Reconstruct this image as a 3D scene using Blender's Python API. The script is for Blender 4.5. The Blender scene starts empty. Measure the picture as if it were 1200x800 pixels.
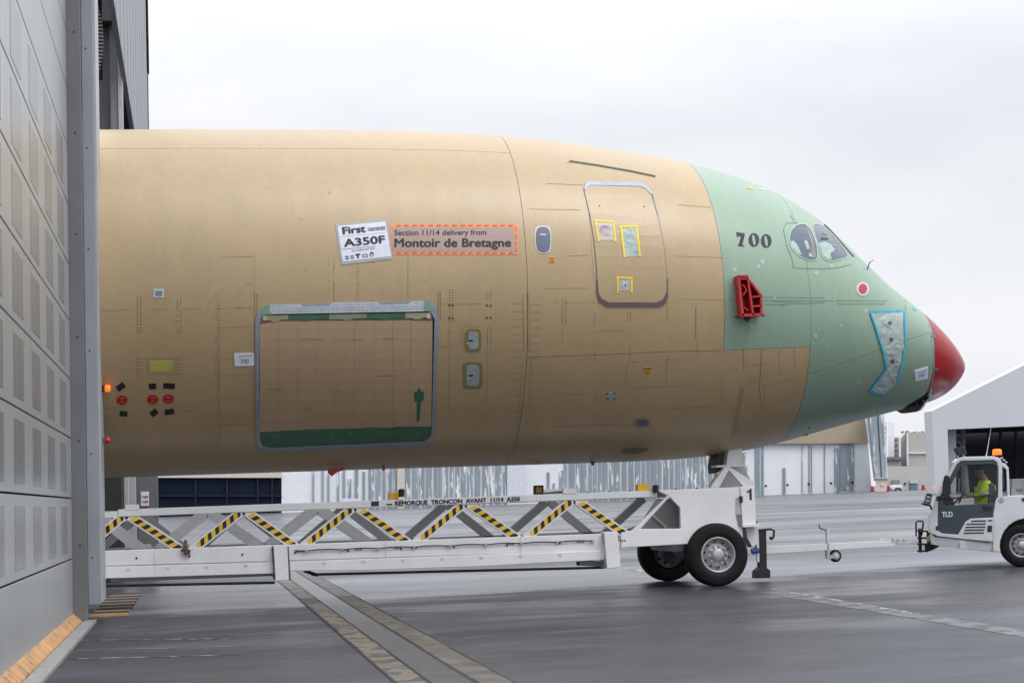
import bpy, bmesh, math, random
from mathutils import Vector, Matrix
from mathutils.bvhtree import BVHTree
from mathutils.geometry import tessellate_polygon
random.seed(7)
R = math.radians
scene = bpy.context.scene
col = scene.collection

# ------------------------------------------------------------------ camera
F, CAMH = 2040.0, 1.70
HEAD, PITCH, ROLL = R(10.4731), R(5.1232), R(2.0)
fwd = Vector((math.sin(HEAD)*math.cos(PITCH), math.cos(HEAD)*math.cos(PITCH), math.sin(PITCH)))
rt0 = Vector((math.cos(HEAD), -math.sin(HEAD), 0)); up0 = rt0.cross(fwd)
rgt = rt0*math.cos(ROLL) - up0*math.sin(ROLL); upv = rt0*math.sin(ROLL) + up0*math.cos(ROLL)
cd = bpy.data.cameras.new('camera'); cam = bpy.data.objects.new('camera', cd); col.objects.link(cam)
cd.sensor_width = 36.0; cd.lens = F/1200.0*36.0; cd.clip_end = 8000; cd.clip_start = 0.1
m3 = Matrix((rgt, upv, -fwd)).transposed()
cam.matrix_world = Matrix.Translation((0, 0, CAMH)) @ m3.to_4x4()
scene.camera = cam

# ------------------------------------------------------------------ sky, sun, exposure
SUN_EL, SUN_AZ = R(56), R(38)      # azimuth measured from -Y (behind the camera) towards -X
w = bpy.data.worlds.new('World'); scene.world = w; w.use_nodes = True
nt = w.node_tree; N = nt.nodes; L = nt.links
bg = N['Background']
sky = N.new('ShaderNodeTexSky'); sky.sky_type = 'NISHITA'; sky.sun_disc = False
sky.sun_elevation = SUN_EL; sky.sun_rotation = R(150); sky.dust_density = 4.0; sky.air_density = 1.0
tc = N.new('ShaderNodeTexCoord'); mp = N.new('ShaderNodeMapping'); mp.inputs['Scale'].default_value = (1.0, 1.0, 3.2)
no = N.new('ShaderNodeTexNoise'); no.inputs['Scale'].default_value = 2.1; no.inputs['Detail'].default_value = 5; no.inputs['Roughness'].default_value = .55
L.new(tc.outputs['Generated'], mp.inputs['Vector']); L.new(mp.outputs['Vector'], no.inputs['Vector'])
rp = N.new('ShaderNodeValToRGB'); rp.color_ramp.elements[0].position = .36; rp.color_ramp.elements[1].position = .60
SKB = 1/.12
rp.color_ramp.elements[0].color = (.80*SKB, .83*SKB, .885*SKB, 1); rp.color_ramp.elements[1].color = (.955*SKB, .965*SKB, 1.0*SKB, 1)
L.new(no.outputs['Fac'], rp.inputs['Fac'])
sx = N.new('ShaderNodeSeparateXYZ'); L.new(tc.outputs['Generated'], sx.inputs[0])
zr = N.new('ShaderNodeMapRange'); zr.inputs[1].default_value = 0.2; zr.inputs[2].default_value = 1.0; zr.inputs[3].default_value = 1.0; zr.inputs[4].default_value = 2.8
L.new(sx.outputs['Z'], zr.inputs[0])
ml = N.new('ShaderNodeVectorMath'); ml.operation = 'SCALE'; L.new(rp.outputs['Color'], ml.inputs[0]); L.new(zr.outputs[0], ml.inputs['Scale'])
mx = N.new('ShaderNodeMixRGB'); mx.inputs['Fac'].default_value = .95
L.new(sky.outputs['Color'], mx.inputs['Color1']); L.new(ml.outputs[0], mx.inputs['Color2'])
L.new(mx.outputs['Color'], bg.inputs['Color']); bg.inputs['Strength'].default_value = .12
sd = bpy.data.lights.new('sun', 'SUN'); sd.energy = 1.25; sd.angle = R(30); sd.color = (1, .97, .93)
so = bpy.data.objects.new('sun', sd); col.objects.link(so)
sdir = Vector((math.sin(SUN_AZ)*math.cos(SUN_EL), -math.cos(SUN_AZ)*math.cos(SUN_EL), math.sin(SUN_EL)))
so.rotation_euler = sdir.to_track_quat('Z', 'Y').to_euler()
sky.sun_rotation = math.atan2(sdir.x, sdir.y)
scene.view_settings.view_transform = 'Standard'; scene.view_settings.look = 'None'
scene.view_settings.exposure = 0.0; scene.view_settings.gamma = 1.0
scene.cycles.max_bounces = 6

# ------------------------------------------------------------------ survey helpers (photo measurement -> metres)
def ray(x, y): return fwd + rgt*((x-600)/F) - upv*((y-400)/F)
C0 = Vector((0, 0, CAMH))
def at(x, y, Y):
    d = ray(x, y); return C0 + d*(Y/d.y)
def gnd(x, y, z=0.0):
    d = ray(x, y); return C0 + d*((z-CAMH)/d.z)
def xpl(x, y, X):
    d = ray(x, y); return C0 + d*(X/d.x)

# ------------------------------------------------------------------ materials
MATS = {}
def mat(name, c, rough=.5, metal=0.0, var=.12, vs=3.0, bump=0.0, bs=40.0, spec=.5, stretch=(1, 1, 1), coat=0.0, wear=None, wt=.6, ws=4.0):
    if name in MATS: return MATS[name]
    m = bpy.data.materials.new(name); m.use_nodes = True; t = m.node_tree; n = t.nodes; l = t.links
    b = n['Principled BSDF']; b.inputs['Roughness'].default_value = rough; b.inputs['Metallic'].default_value = metal
    b.inputs['Specular IOR Level'].default_value = spec; b.inputs['Coat Weight'].default_value = coat
    g = n.new('ShaderNodeNewGeometry'); mp = n.new('ShaderNodeMapping'); mp.inputs['Scale'].default_value = stretch
    l.new(g.outputs['Position'], mp.inputs['Vector'])
    no = n.new('ShaderNodeTexNoise'); no.inputs['Scale'].default_value = vs; no.inputs['Detail'].default_value = 5; no.inputs['Roughness'].default_value = .6
    l.new(mp.outputs['Vector'], no.inputs['Vector'])
    r = n.new('ShaderNodeValToRGB'); r.color_ramp.elements[0].position = .3; r.color_ramp.elements[1].position = .7
    r.color_ramp.elements[0].color = (*[max(0, v*(1-var)) for v in c], 1); r.color_ramp.elements[1].color = (*[min(1, v*(1+var)) for v in c], 1)
    l.new(no.outputs['Fac'], r.inputs['Fac']); out = r.outputs['Color']
    if wear:
        n2 = n.new('ShaderNodeTexNoise'); n2.inputs['Scale'].default_value = ws; n2.inputs['Detail'].default_value = 7; n2.inputs['Roughness'].default_value = .65
        l.new(mp.outputs['Vector'], n2.inputs['Vector'])
        r2 = n.new('ShaderNodeValToRGB'); r2.color_ramp.elements[0].position = wt; r2.color_ramp.elements[1].position = min(1, wt+.04)
        l.new(n2.outputs['Fac'], r2.inputs['Fac']); mm = n.new('ShaderNodeMixRGB'); l.new(r2.outputs['Color'], mm.inputs['Fac'])
        l.new(out, mm.inputs['Color1']); mm.inputs['Color2'].default_value = (*wear, 1); out = mm.outputs['Color']
    l.new(out, b.inputs['Base Color'])
    mr = n.new('ShaderNodeMapRange'); mr.inputs[3].default_value = max(.02, rough*.85); mr.inputs[4].default_value = min(1, rough*1.2)
    l.new(no.outputs['Fac'], mr.inputs[0]); l.new(mr.outputs[0], b.inputs['Roughness'])
    if bump:
        n3 = n.new('ShaderNodeTexNoise'); n3.inputs['Scale'].default_value = bs; n3.inputs['Detail'].default_value = 3
        l.new(g.outputs['Position'], n3.inputs['Vector']); bp = n.new('ShaderNodeBump'); bp.inputs['Strength'].default_value = bump; bp.inputs['Distance'].default_value = .01
        l.new(n3.outputs['Fac'], bp.inputs['Height']); l.new(bp.outputs['Normal'], b.inputs['Normal'])
    MATS[name] = m; return m
def emis(name, c, s):
    m = mat(name, c, .3); b = m.node_tree.nodes['Principled BSDF']; b.inputs['Emission Color'].default_value = (*c, 1); b.inputs['Emission Strength'].default_value = s; return m
def glassmat(name, c, rough=.05, alpha=.35):
    m = mat(name, c, rough, var=.05); m.node_tree.nodes['Principled BSDF'].inputs['Alpha'].default_value = alpha; return m

def primer(name, c, var, extra=None):
    # painted aircraft skin: broad tone patches, fine vertical streaks, slight waviness between frames and stringers
    m = mat(name, c, .34, spec=.65, var=var, vs=.55, stretch=(1, .35, 1)); t = m.node_tree; n = t.nodes; l = t.links; b = n['Principled BSDF']
    base = b.inputs['Base Color'].links[0].from_socket
    g = n.new('ShaderNodeNewGeometry'); mp = n.new('ShaderNodeMapping'); mp.inputs['Scale'].default_value = (5, 1, .35); l.new(g.outputs['Position'], mp.inputs['Vector'])
    n2 = n.new('ShaderNodeTexNoise'); n2.inputs['Scale'].default_value = 2.2; n2.inputs['Detail'].default_value = 6; l.new(mp.outputs['Vector'], n2.inputs['Vector'])
    mr = n.new('ShaderNodeMapRange'); mr.inputs[1].default_value = .3; mr.inputs[2].default_value = .7; mr.inputs[3].default_value = .975; mr.inputs[4].default_value = 1.02
    l.new(n2.outputs['Fac'], mr.inputs[0])
    n4 = n.new('ShaderNodeTexNoise'); n4.inputs['Scale'].default_value = 9; n4.inputs['Detail'].default_value = 8; l.new(g.outputs['Position'], n4.inputs['Vector'])
    mr4 = n.new('ShaderNodeMapRange'); mr4.inputs[1].default_value = .35; mr4.inputs[2].default_value = .65; mr4.inputs[3].default_value = .975; mr4.inputs[4].default_value = 1.02
    l.new(n4.outputs['Fac'], mr4.inputs[0])
    mu = n.new('ShaderNodeMath'); mu.operation = 'MULTIPLY'; l.new(mr.outputs[0], mu.inputs[0]); l.new(mr4.outputs[0], mu.inputs[1])
    sc = n.new('ShaderNodeVectorMath'); sc.operation = 'SCALE'; l.new(base, sc.inputs[0]); l.new(mu.outputs[0], sc.inputs['Scale']); l.new(sc.outputs[0], b.inputs['Base Color'])
    wv = n.new('ShaderNodeTexWave'); wv.wave_type = 'BANDS'; wv.bands_direction = 'X'; wv.inputs['Scale'].default_value = .5; wv.inputs['Distortion'].default_value = 1.2; wv.inputs['Detail'].default_value = 1
    l.new(g.outputs['Position'], wv.inputs['Vector'])
    bp = n.new('ShaderNodeBump'); bp.inputs['Strength'].default_value = .10; bp.inputs['Distance'].default_value = .02
    l.new(wv.outputs['Fac'], bp.inputs['Height'])
    bp2 = n.new('ShaderNodeBump'); bp2.inputs['Strength'].default_value = .12; bp2.inputs['Distance'].default_value = .004
    l.new(n4.outputs['Fac'], bp2.inputs['Height']); l.new(bp.outputs['Normal'], bp2.inputs['Normal']); l.new(bp2.outputs['Normal'], b.inputs['Normal'])
    return m
TAN = primer('tan_primer', (.41, .30, .165), .06)
TAN2 = primer('tan_primer_brown', (.43, .30, .185), .07)
GRN = primer('green_primer', (.232, .335, .25), .07)
DGRN = mat('dark_green_primer', (.045, .14, .08), .5, var=.2, vs=4)
MGRN = mat('mid_green_primer', (.20, .34, .25), .5, var=.15)
RED = mat('red_paint', (.30, .004, .009), .24, var=.10, vs=2, spec=.45)
REDF = mat('red_fixture_paint', (.42, .015, .02), .45, var=.2, vs=6)
DARK = mat('dark_gap', (.012, .012, .012), .9, spec=.1)
SIL = mat('silver_frame', (.30, .34, .40), .42, .35, var=.12, vs=5)
SILB = mat('silver_bright', (.52, .57, .63), .4, .2, var=.15, vs=6)
OLV = mat('olive_sealant', (.20, .18, .06), .5)
GGRY = mat('window_cover_grey', (.36, .40, .45), .35, var=.1)
GLS = mat('cockpit_glass', (.06, .085, .13), .06, var=.3, vs=1.2, coat=.5)
FILM = mat('protective_film', (.36, .43, .41), .32, var=.16, vs=9, bump=.5, bs=16)
FILMW = mat('protective_paper', (.34, .44, .40), .5, var=.15, vs=5)
PPR = mat('white_paper', (.66, .68, .78), .6, var=.06, vs=9)
BLK = mat('black_paint', (.012, .012, .014), .4, var=.2)
INK = mat('black_ink', (.02, .022, .03), .6, var=.1)
YTP = mat('yellow_tape', (.82, .60, .03), .5, var=.12, vs=12)
BTP = mat('blue_tape', (.05, .42, .60), .5, var=.15, vs=9)
ORT = mat('orange_tape', (.80, .25, .10), .5, var=.12, vs=9)
PNK = mat('pinkish_banner', (.38, .27, .24), .5, var=.05)
RUB = mat('black_rubber', (.010, .010, .011), .7, spec=.25, var=.25, vs=8, bump=.3, bs=30)
WHT = mat('white_steel_paint', (.74, .74, .75), .42, var=.07, vs=1.5, bump=.1, bs=12, wear=(.34, .31, .27), wt=.705, ws=6)
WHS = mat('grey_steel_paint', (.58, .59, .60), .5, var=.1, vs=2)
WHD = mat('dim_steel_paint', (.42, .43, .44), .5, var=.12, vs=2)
RIM = mat('wheel_silver', (.42, .42, .43), .38, .45, var=.15, vs=10)
YEL = mat('yellow_paint', (.80, .50, .04), .45, var=.12, vs=6, wear=(.35, .25, .08), wt=.7, ws=9)
WPL = mat('tractor_white', (.66, .68, .71), .28, var=.09, vs=4, coat=.3, wear=(.42, .42, .41), wt=.68, ws=7)
SLATE = mat('tractor_slate', (.035, .055, .07), .32, var=.1, coat=.2)
BPL = mat('black_plastic', (.015, .016, .018), .45)
AMB = emis('amber_lens', (1.0, .16, .01), 1.2)
REDL = emis('red_lens', (.5, .02, .02), .02)
DOORG = None
def doormat(name, c, rough):
    m = mat(name, c, rough, var=.11, vs=1.6, stretch=(1, 2.2, .22), spec=.5, bump=.15, bs=1.2); return m
PANEL = doormat('door_panel_grey', (.35, .365, .37), .30)
PANED = doormat('door_pane_grey', (.215, .23, .24), .25)
POST = mat('post_grey', (.15, .155, .165), .5, var=.08, vs=1.2)
POSTL = mat('post_light_grey', (.27, .295, .335), .4, var=.08, vs=1.2)
POSTLIT = mat('post_edge_lit', (.42, .43, .45), .45, var=.08)
FACM = mat('facade_metal', (.27, .29, .32), .45, .2, var=.15, vs=1.2, stretch=(1, 3, .25))
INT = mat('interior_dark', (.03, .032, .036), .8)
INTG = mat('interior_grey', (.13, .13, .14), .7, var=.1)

# ------------------------------------------------------------------ object helpers
def link(o, parent=None):
    col.objects.link(o)
    if parent: o.parent = parent
def wloc(o):
    v = Vector(o.location); p = o.parent
    while p: v += Vector(p.location); p = p.parent
    return v
def tag(o, label=None, cat=None, group=None, kind=None):
    if label: o['label'] = label
    if cat: o['category'] = cat
    if group: o['group'] = group
    if kind: o['kind'] = kind
    return o
def empty(name, loc, label, cat, group=None):
    o = bpy.data.objects.new(name, None); o.location = loc; o.empty_display_size = .2; col.objects.link(o)
    return tag(o, label, cat, group)
def obj(name, vs, fs, m, parent=None, smooth=False, bevel=0, mi=None, kind=None, flip=False):
    vs = [Vector(v) for v in vs]
    lo = Vector([min(v[i] for v in vs) for i in range(3)]); hi = Vector([max(v[i] for v in vs) for i in range(3)])
    c = (lo+hi)/2; c.z = lo.z
    me = bpy.data.meshes.new(name); me.from_pydata([v-c for v in vs], [], fs)
    ms = m if isinstance(m, (list, tuple)) else [m]
    for k in ms: me.materials.append(k)
    if mi: me.polygons.foreach_set('material_index', mi)
    if smooth: me.polygons.foreach_set('use_smooth', [True]*len(me.polygons))
    if not flip:
        bm = bmesh.new(); bm.from_mesh(me); bmesh.ops.recalc_face_normals(bm, faces=bm.faces); bm.to_mesh(me); bm.free()
    me.update()
    o = bpy.data.objects.new(name, me); o.location = c - (wloc(parent) if parent else Vector((0, 0, 0)))
    link(o, parent)
    if bevel:
        b = o.modifiers.new('bevel', 'BEVEL'); b.width = bevel; b.segments = 2; b.limit_method = 'ANGLE'; b.angle_limit = R(40)
    if kind: o['kind'] = kind
    return o
class MB:
    def __init__(s): s.v = []; s.f = []; s.mi = []
    def add(s, vs, fs, mi=0):
        k = len(s.v); s.v += [Vector(v) for v in vs]; s.f += [tuple(i+k for i in f) for f in fs]; s.mi += [mi]*len(fs); return s
    def box(s, x0, x1, y0, y1, z0, z1, mi=0):
        return s.add([(x0,y0,z0),(x1,y0,z0),(x1,y1,z0),(x0,y1,z0),(x0,y0,z1),(x1,y0,z1),(x1,y1,z1),(x0,y1,z1)],
              [(0,3,2,1),(4,5,6,7),(0,1,5,4),(1,2,6,5),(2,3,7,6),(3,0,4,7)], mi)
    def prism(s, P, d, holes=(), mi=0):   # P: list of 3D points (planar), extruded by vector d
        d = Vector(d); loops = [[Vector(p) for p in P]] + [[Vector(p) for p in h] for h in holes]
        allp = [p for lp in loops for p in lp]; n = len(allp)
        tris = tessellate_polygon(loops)
        fs = [tuple(t) for t in tris] + [tuple(i+n for i in reversed(t)) for t in tris]
        k = 0
        for lp in loops:
            q = len(lp)
            for i in range(q): a, b = k+i, k+(i+1) % q; fs.append((a, b, b+n, a+n))
            k += q
        return s.add(allp + [p+d for p in allp], fs, mi)
    def tube(s, pts, r, seg=10, mi=0, caps=True):
        pts = [Vector(p) for p in pts]; rr = r if isinstance(r, (list, tuple)) else [r]*len(pts)
        vs = []; fs = []; prev = None
        for i, p in enumerate(pts):
            t = (pts[min(i+1, len(pts)-1)] - pts[max(i-1, 0)]).normalized()
            if prev is None: a = t.orthogonal().normalized()
            else: a = (prev - t*prev.dot(t)).normalized()
            prev = a; b = t.cross(a)
            for k in range(seg):
                an = 2*math.pi*k/seg; vs.append(p + (a*math.cos(an)+b*math.sin(an))*rr[i])
        for i in range(len(pts)-1):
            for k in range(seg):
                k2 = (k+1) % seg; fs.append((i*seg+k, i*seg+k2, (i+1)*seg+k2, (i+1)*seg+k))
        if caps: fs.append(tuple(range(seg))[::-1]); fs.append(tuple(range((len(pts)-1)*seg, len(pts)*seg)))
        return s.add(vs, fs, mi)
    def lathe(s, c, prof, seg=40, mi=0, axis='y'):   # prof: list of (offset along axis, radius)
        vs = []; fs = []; c = Vector(c)
        for (o, r) in prof:
            for k in range(seg):
                a = 2*math.pi*k/seg
                if axis == 'y': vs.append(c+Vector((r*math.cos(a), o, r*math.sin(a))))
                elif axis == 'z': vs.append(c+Vector((r*math.cos(a), r*math.sin(a), o)))
                else: vs.append(c+Vector((o, r*math.cos(a), r*math.sin(a))))
        for i in range(len(prof)-1):
            for k in range(seg):
                k2 = (k+1) % seg; fs.append((i*seg+k, i*seg+k2, (i+1)*seg+k2, (i+1)*seg+k))
        return s.add(vs, fs, mi)
    def build(s, name, m, parent=None, **k): return obj(name, s.v, s.f, m, parent, mi=s.mi if isinstance(m, (list, tuple)) else None, **k)
def pbox(name, P, d, m, parent=None, holes=(), **k): return MB().prism(P, d, holes).build(name, m, parent, **k)
def px(pts, Y): return [at(x, y, Y) for x, y in pts]
def beam(mb, a, b, wdt, y0, y1, mi=0):      # bar in an XZ plane between points a, b
    a = Vector(a); b = Vector(b); t = (b-a); t.y = 0; t.normalize(); n = Vector((-t.z, 0, t.x))*(wdt/2)
    P = [Vector((p.x, y0, p.z)) for p in (a+n, b+n, b-n, a-n)]
    return mb.prism(P, (0, y1-y0, 0), mi=mi)
def rrect(x0, y0, x1, y1, r, seg=5):
    out = []
    for cx, cy, a0 in ((x1-r, y0+r, -90), (x1-r, y1-r, 0), (x0+r, y1-r, 90), (x0+r, y0+r, 180)):
        for k in range(seg+1):
            a = R(a0+90*k/seg); out.append((cx+r*math.cos(a), cy+r*math.sin(a)))
    return out
def ell(cx, cy, rx, ry, n=24, rot=0):
    return [(cx+rx*math.cos(2*math.pi*k/n)*math.cos(rot)-ry*math.sin(2*math.pi*k/n)*math.sin(rot), cy+rx*math.cos(2*math.pi*k/n)*math.sin(rot)+ry*math.sin(2*math.pi*k/n)*math.cos(rot)) for k in range(n)]
def smoothpoly(P, it=2):
    for _ in range(it):
        Q = []
        for i in range(len(P)):
            a = P[i]; b = P[(i+1) % len(P)]
            Q += [(a[0]*.75+b[0]*.25, a[1]*.75+b[1]*.25), (a[0]*.25+b[0]*.75, a[1]*.25+b[1]*.75)]
        P = Q
    return P
def textmesh(s, size=1.0, bold=0.0, spacing=1.0):
    cu = bpy.data.curves.new('lettering', 'FONT'); cu.body = s; cu.size = size; cu.offset = bold; cu.space_character = spacing; cu.resolution_u = 3
    o = bpy.data.objects.new('lettering', cu); col.objects.link(o)
    dg = bpy.context.evaluated_depsgraph_get(); dg.update()
    me = o.evaluated_get(dg).to_mesh(); vs = [Vector(v.co) for v in me.vertices]; fs = [tuple(p.vertices) for p in me.polygons]
    o.evaluated_get(dg).to_mesh_clear(); bpy.data.objects.remove(o); bpy.data.curves.remove(cu)
    return vs, fs
def embolden(vs, fs, b):
    V = []; Fs = []
    for i, (dx, dy) in enumerate(((-b, 0), (b, 0), (0, b*.7), (0, -b*.7), (0, 0))):
        k = len(V); V += [Vector((v.x+dx, v.y+dy, i*.0004)) for v in vs]; Fs += [tuple(q+k for q in f) for f in fs]
    return V, Fs
def flat_text(name, s, origin, ux, uz, width, height, m, parent, bold=0.01, n=(0, -.004, 0)):
    vs, fs = embolden(*textmesh(s, 1, 0), bold)
    x0 = min(v.x for v in vs); x1 = max(v.x for v in vs); y0 = min(v.y for v in vs); y1 = max(v.y for v in vs)
    ux = Vector(ux).normalized(); uz = Vector(uz).normalized(); o = Vector(origin)
    P = [o + ux*((v.x-x0)/(x1-x0)*width) + uz*((v.y-y0)/(y1-y0)*height) + Vector(n)*(1+v.z*400) for v in vs]
    return obj(name, P, fs, m, parent, flip=True)

# ================================================================== SETTING: ground
def ground_mat():
    m = bpy.data.materials.new('wet_apron'); m.use_nodes = True; t = m.node_tree; n = t.nodes; l = t.links; b = n['Principled BSDF']
    g = n.new('ShaderNodeNewGeometry'); sep = n.new('ShaderNodeSeparateXYZ'); l.new(g.outputs['Position'], sep.inputs[0])
    def noise(s, d, st=(1, 1, 1), r=.6):
        mp = n.new('ShaderNodeMapping'); mp.inputs['Scale'].default_value = st; l.new(g.outputs['Position'], mp.inputs['Vector'])
        q = n.new('ShaderNodeTexNoise'); q.inputs['Scale'].default_value = s; q.inputs['Detail'].default_value = d; q.inputs['Roughness'].default_value = r
        l.new(mp.outputs['Vector'], q.inputs['Vector']); return q.outputs['Fac']
    def math_(op, a, b_=None, c=None):
        q = n.new('ShaderNodeMath'); q.operation = op
        for i, v in enumerate((a, b_, c)):
            if v is None: continue
            if isinstance(v, (int, float)): q.inputs[i].default_value = v
            else: l.new(v, q.inputs[i])
        return q.outputs[0]
    def rng(v, a, b_, c, d):
        q = n.new('ShaderNodeMapRange'); l.new(v, q.inputs[0])
        for i, k in enumerate((a, b_, c, d)): q.inputs[i+1].default_value = k
        return q.outputs[0]
    big = noise(.35, 5); med = noise(1.3, 6, (1, .45, 1)); fine = noise(60, 4); grit = noise(240, 2)
    strk = noise(.10, 5, (.25, 1, 1))
    # boundary between darker ground by the hall and paler ground beyond, slanting slightly, ragged
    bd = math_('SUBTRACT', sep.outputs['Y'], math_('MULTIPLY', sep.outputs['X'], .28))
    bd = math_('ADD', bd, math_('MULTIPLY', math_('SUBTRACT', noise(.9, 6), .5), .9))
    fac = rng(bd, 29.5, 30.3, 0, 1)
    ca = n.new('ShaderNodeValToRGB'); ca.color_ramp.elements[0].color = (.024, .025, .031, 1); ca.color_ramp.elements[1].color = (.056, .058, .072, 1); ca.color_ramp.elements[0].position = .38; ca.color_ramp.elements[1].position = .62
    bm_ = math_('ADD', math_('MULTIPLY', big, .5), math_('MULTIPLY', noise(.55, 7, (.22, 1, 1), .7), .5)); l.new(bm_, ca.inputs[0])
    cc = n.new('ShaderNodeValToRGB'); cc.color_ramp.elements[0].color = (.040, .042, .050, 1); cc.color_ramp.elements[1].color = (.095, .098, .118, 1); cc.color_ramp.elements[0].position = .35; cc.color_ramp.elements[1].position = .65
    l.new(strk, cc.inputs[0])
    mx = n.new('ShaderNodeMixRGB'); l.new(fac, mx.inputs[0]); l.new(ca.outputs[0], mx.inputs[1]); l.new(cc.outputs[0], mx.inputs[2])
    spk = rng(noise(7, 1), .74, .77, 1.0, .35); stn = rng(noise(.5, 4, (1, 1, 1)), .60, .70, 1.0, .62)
    gr = math_('MULTIPLY', math_('MULTIPLY', math_('MULTIPLY', rng(grit, .3, .7, .55, 1.55), rng(noise(75, 3), .35, .65, .80, 1.25)), spk), stn); sc = n.new('ShaderNodeVectorMath'); sc.operation = 'SCALE'; mb_ = n.new('ShaderNodeMixRGB'); l.new(math_('MULTIPLY', fac, rng(bd, 31, 38, .75, 0)), mb_.inputs[0]); l.new(mx.outputs[0], mb_.inputs[1]); mb_.inputs[2].default_value = (.21, .215, .255, 1)  # pale band just past the boundary, fading out with distance
    l.new(mb_.outputs[0], sc.inputs[0]); l.new(gr, sc.inputs['Scale'])
    l.new(sc.outputs[0], b.inputs['Base Color'])
    wet = rng(noise(.42, 6, (.5, 1, 1), .62), .44, .58, .48, .29); wet2 = rng(strk, .42, .58, .46, .20)
    rm = n.new('ShaderNodeMixRGB'); l.new(fac, rm.inputs[0]); l.new(wet, rm.inputs[1]); l.new(wet2, rm.inputs[2]); l.new(rm.outputs[0], b.inputs['Roughness'])
    l.new(rng(fac, 0, 1, .34, .22), b.inputs['Specular IOR Level'])
    bp = n.new('ShaderNodeBump'); bp.inputs['Strength'].default_value = .35; bp.inputs['Distance'].default_value = .01; l.new(fine, bp.inputs['Height']); l.new(bp.outputs[0], b.inputs['Normal'])
    return m
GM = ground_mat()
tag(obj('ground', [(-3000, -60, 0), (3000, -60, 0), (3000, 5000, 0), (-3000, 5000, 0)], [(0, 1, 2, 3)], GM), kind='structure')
CONC = mat('concrete_block_tan', (.17, .145, .11), .5, var=.5, vs=2.2, bump=.8, bs=60, wear=(.05, .045, .04), wt=.50, ws=2.2)
CONC2 = mat('concrete_block_brown', (.085, .075, .062), .5, var=.55, vs=2.2, bump=.8, bs=60, wear=(.15, .135, .11), wt=.58, ws=2.6)
CONCD = mat('channel_screed', (.062, .062, .068), .32, var=.35, vs=1.6, bump=.3, bs=70)
dr = tag(obj('drain_channel', [(2.155, 6, .004), (2.53, 6, .004), (2.53, 75, .004), (2.155, 75, .004)], [(0, 1, 2, 3)], CONCD), kind='structure')
sealm = mat('bitumen_joint', (.012, .012, .012), .6)
for x in (1.835, 2.145, 2.54, 2.875):
    MB().box(x-.016, x+.016, 6, 75, 0.0, .0065).build('joint_strip', sealm, dr)
blk = None
for sidei, x0, x1 in ((0, 1.853, 2.128), (1, 2.557, 2.858)):
    y = 8.0; src = None
    while y < 60:
        if src is None:
            src = MB().box(x0, x1, y+.025, y+1.695, -.02, .009).build('concrete_block', CONC2 if sidei else CONC, dr, bevel=.008); b0 = src
            o = src
        else:
            o = b0.copy(); link(o, dr); o.location = Vector(b0.location) + Vector((random.uniform(-.006, .006), y-8.0, random.uniform(-.002, .003)))
        y += 1.72
PAINTW = mat('worn_white_line', (.32, .32, .34), .5, var=.4, vs=6, wear=(.05, .05, .055), wt=.47, ws=5)
PAINTY = mat('worn_yellow_line', (.30, .26, .18), .5, var=.3, vs=6, wear=(.08, .08, .08), wt=.5, ws=6)
mk = tag(bpy.data.objects.new('ground_markings', None), kind='structure'); col.objects.link(mk)
def gline(x0, y0, x1, y1, m, wd=.05, z=.004):
    a = gnd(x0, y0); b = gnd(x1, y1); t = (b-a).normalized(); q = Vector((-t.y, t.x, 0))*wd/2; zz = Vector((0, 0, z))
    obj('painted_line', [a-q+zz, b-q+zz, b+q+zz, a+q+zz], [(0, 1, 2, 3)], m, mk)
for s in ((80, 750, 275, 748), (75, 772, 280, 767)): gline(*s, PAINTW, .07)
for s in ((90, 762, 121, 761), (155, 760, 207, 759.5), (245, 758, 297, 756.5)): gline(*s, PAINTY, .07)
for s in ((345, 755, 396, 753), (545, 747, 592, 744), (648, 741, 692, 738), (742, 735, 788, 732), (850, 728, 896, 726), (950, 722, 992, 720), (1141, 711, 1185, 708)): gline(*s, PAINTY, .05)
gline(905, 690, 1080, 720, PAINTW, .10); gline(735, 666.5, 812, 679, PAINTW, .3, .0035); gline(510, 629, 700, 660, mat('faint_line', (.20, .20, .22), .4, var=.3, vs=1.5, wear=(.12, .12, .13), wt=.5, ws=1.5), .25, .0035)
gline(900, 693, 1230, 747, mat('worn_pale_band', (.125, .125, .14), .45, var=.3, vs=3, wear=(.045, .045, .05), wt=.50, ws=2.5), .40, .0035)
gline(985, 584, 1060, 583.5, PAINTW, .3)

# ================================================================== hangar door in the left foreground
XW = -1.87
zs = [.03, 1.0, 1.93, 2.86, 3.78, 4.70, 5.59, 6.54, 7.48, 8.42, 9.36, 10.3, 11.24, 12.2]
dg = empty('sliding_door', (XW, 27, 0), 'tall grey sliding hangar door with rows of darker panes, filling the left edge of the photo', 'hangar door')
Y0, Y1 = 14.5, 27.85
cols = [(27.85-1.05-2.18*k-1.15, 27.85-1.05-2.18*k) for k in range(6)]
for i in range(len(zs)-1):
    z0, z1 = zs[i]+.011, zs[i+1]-.011
    pn = MB().box(XW-.12, XW, Y0, Y1, z0, z1).build('door_panel', PANEL, dg, bevel=.006)
    if 1 <= i <= 7:
        for (a, b) in cols:
            MB().box(XW-.01, XW+.004, a, b, z0+.10, z1-.12).build('door_pane', PANED, pn)
MB().box(XW-.13, XW-.035, Y0, Y1+.05, 0, 13).build('door_core', DARK, dg)
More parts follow.
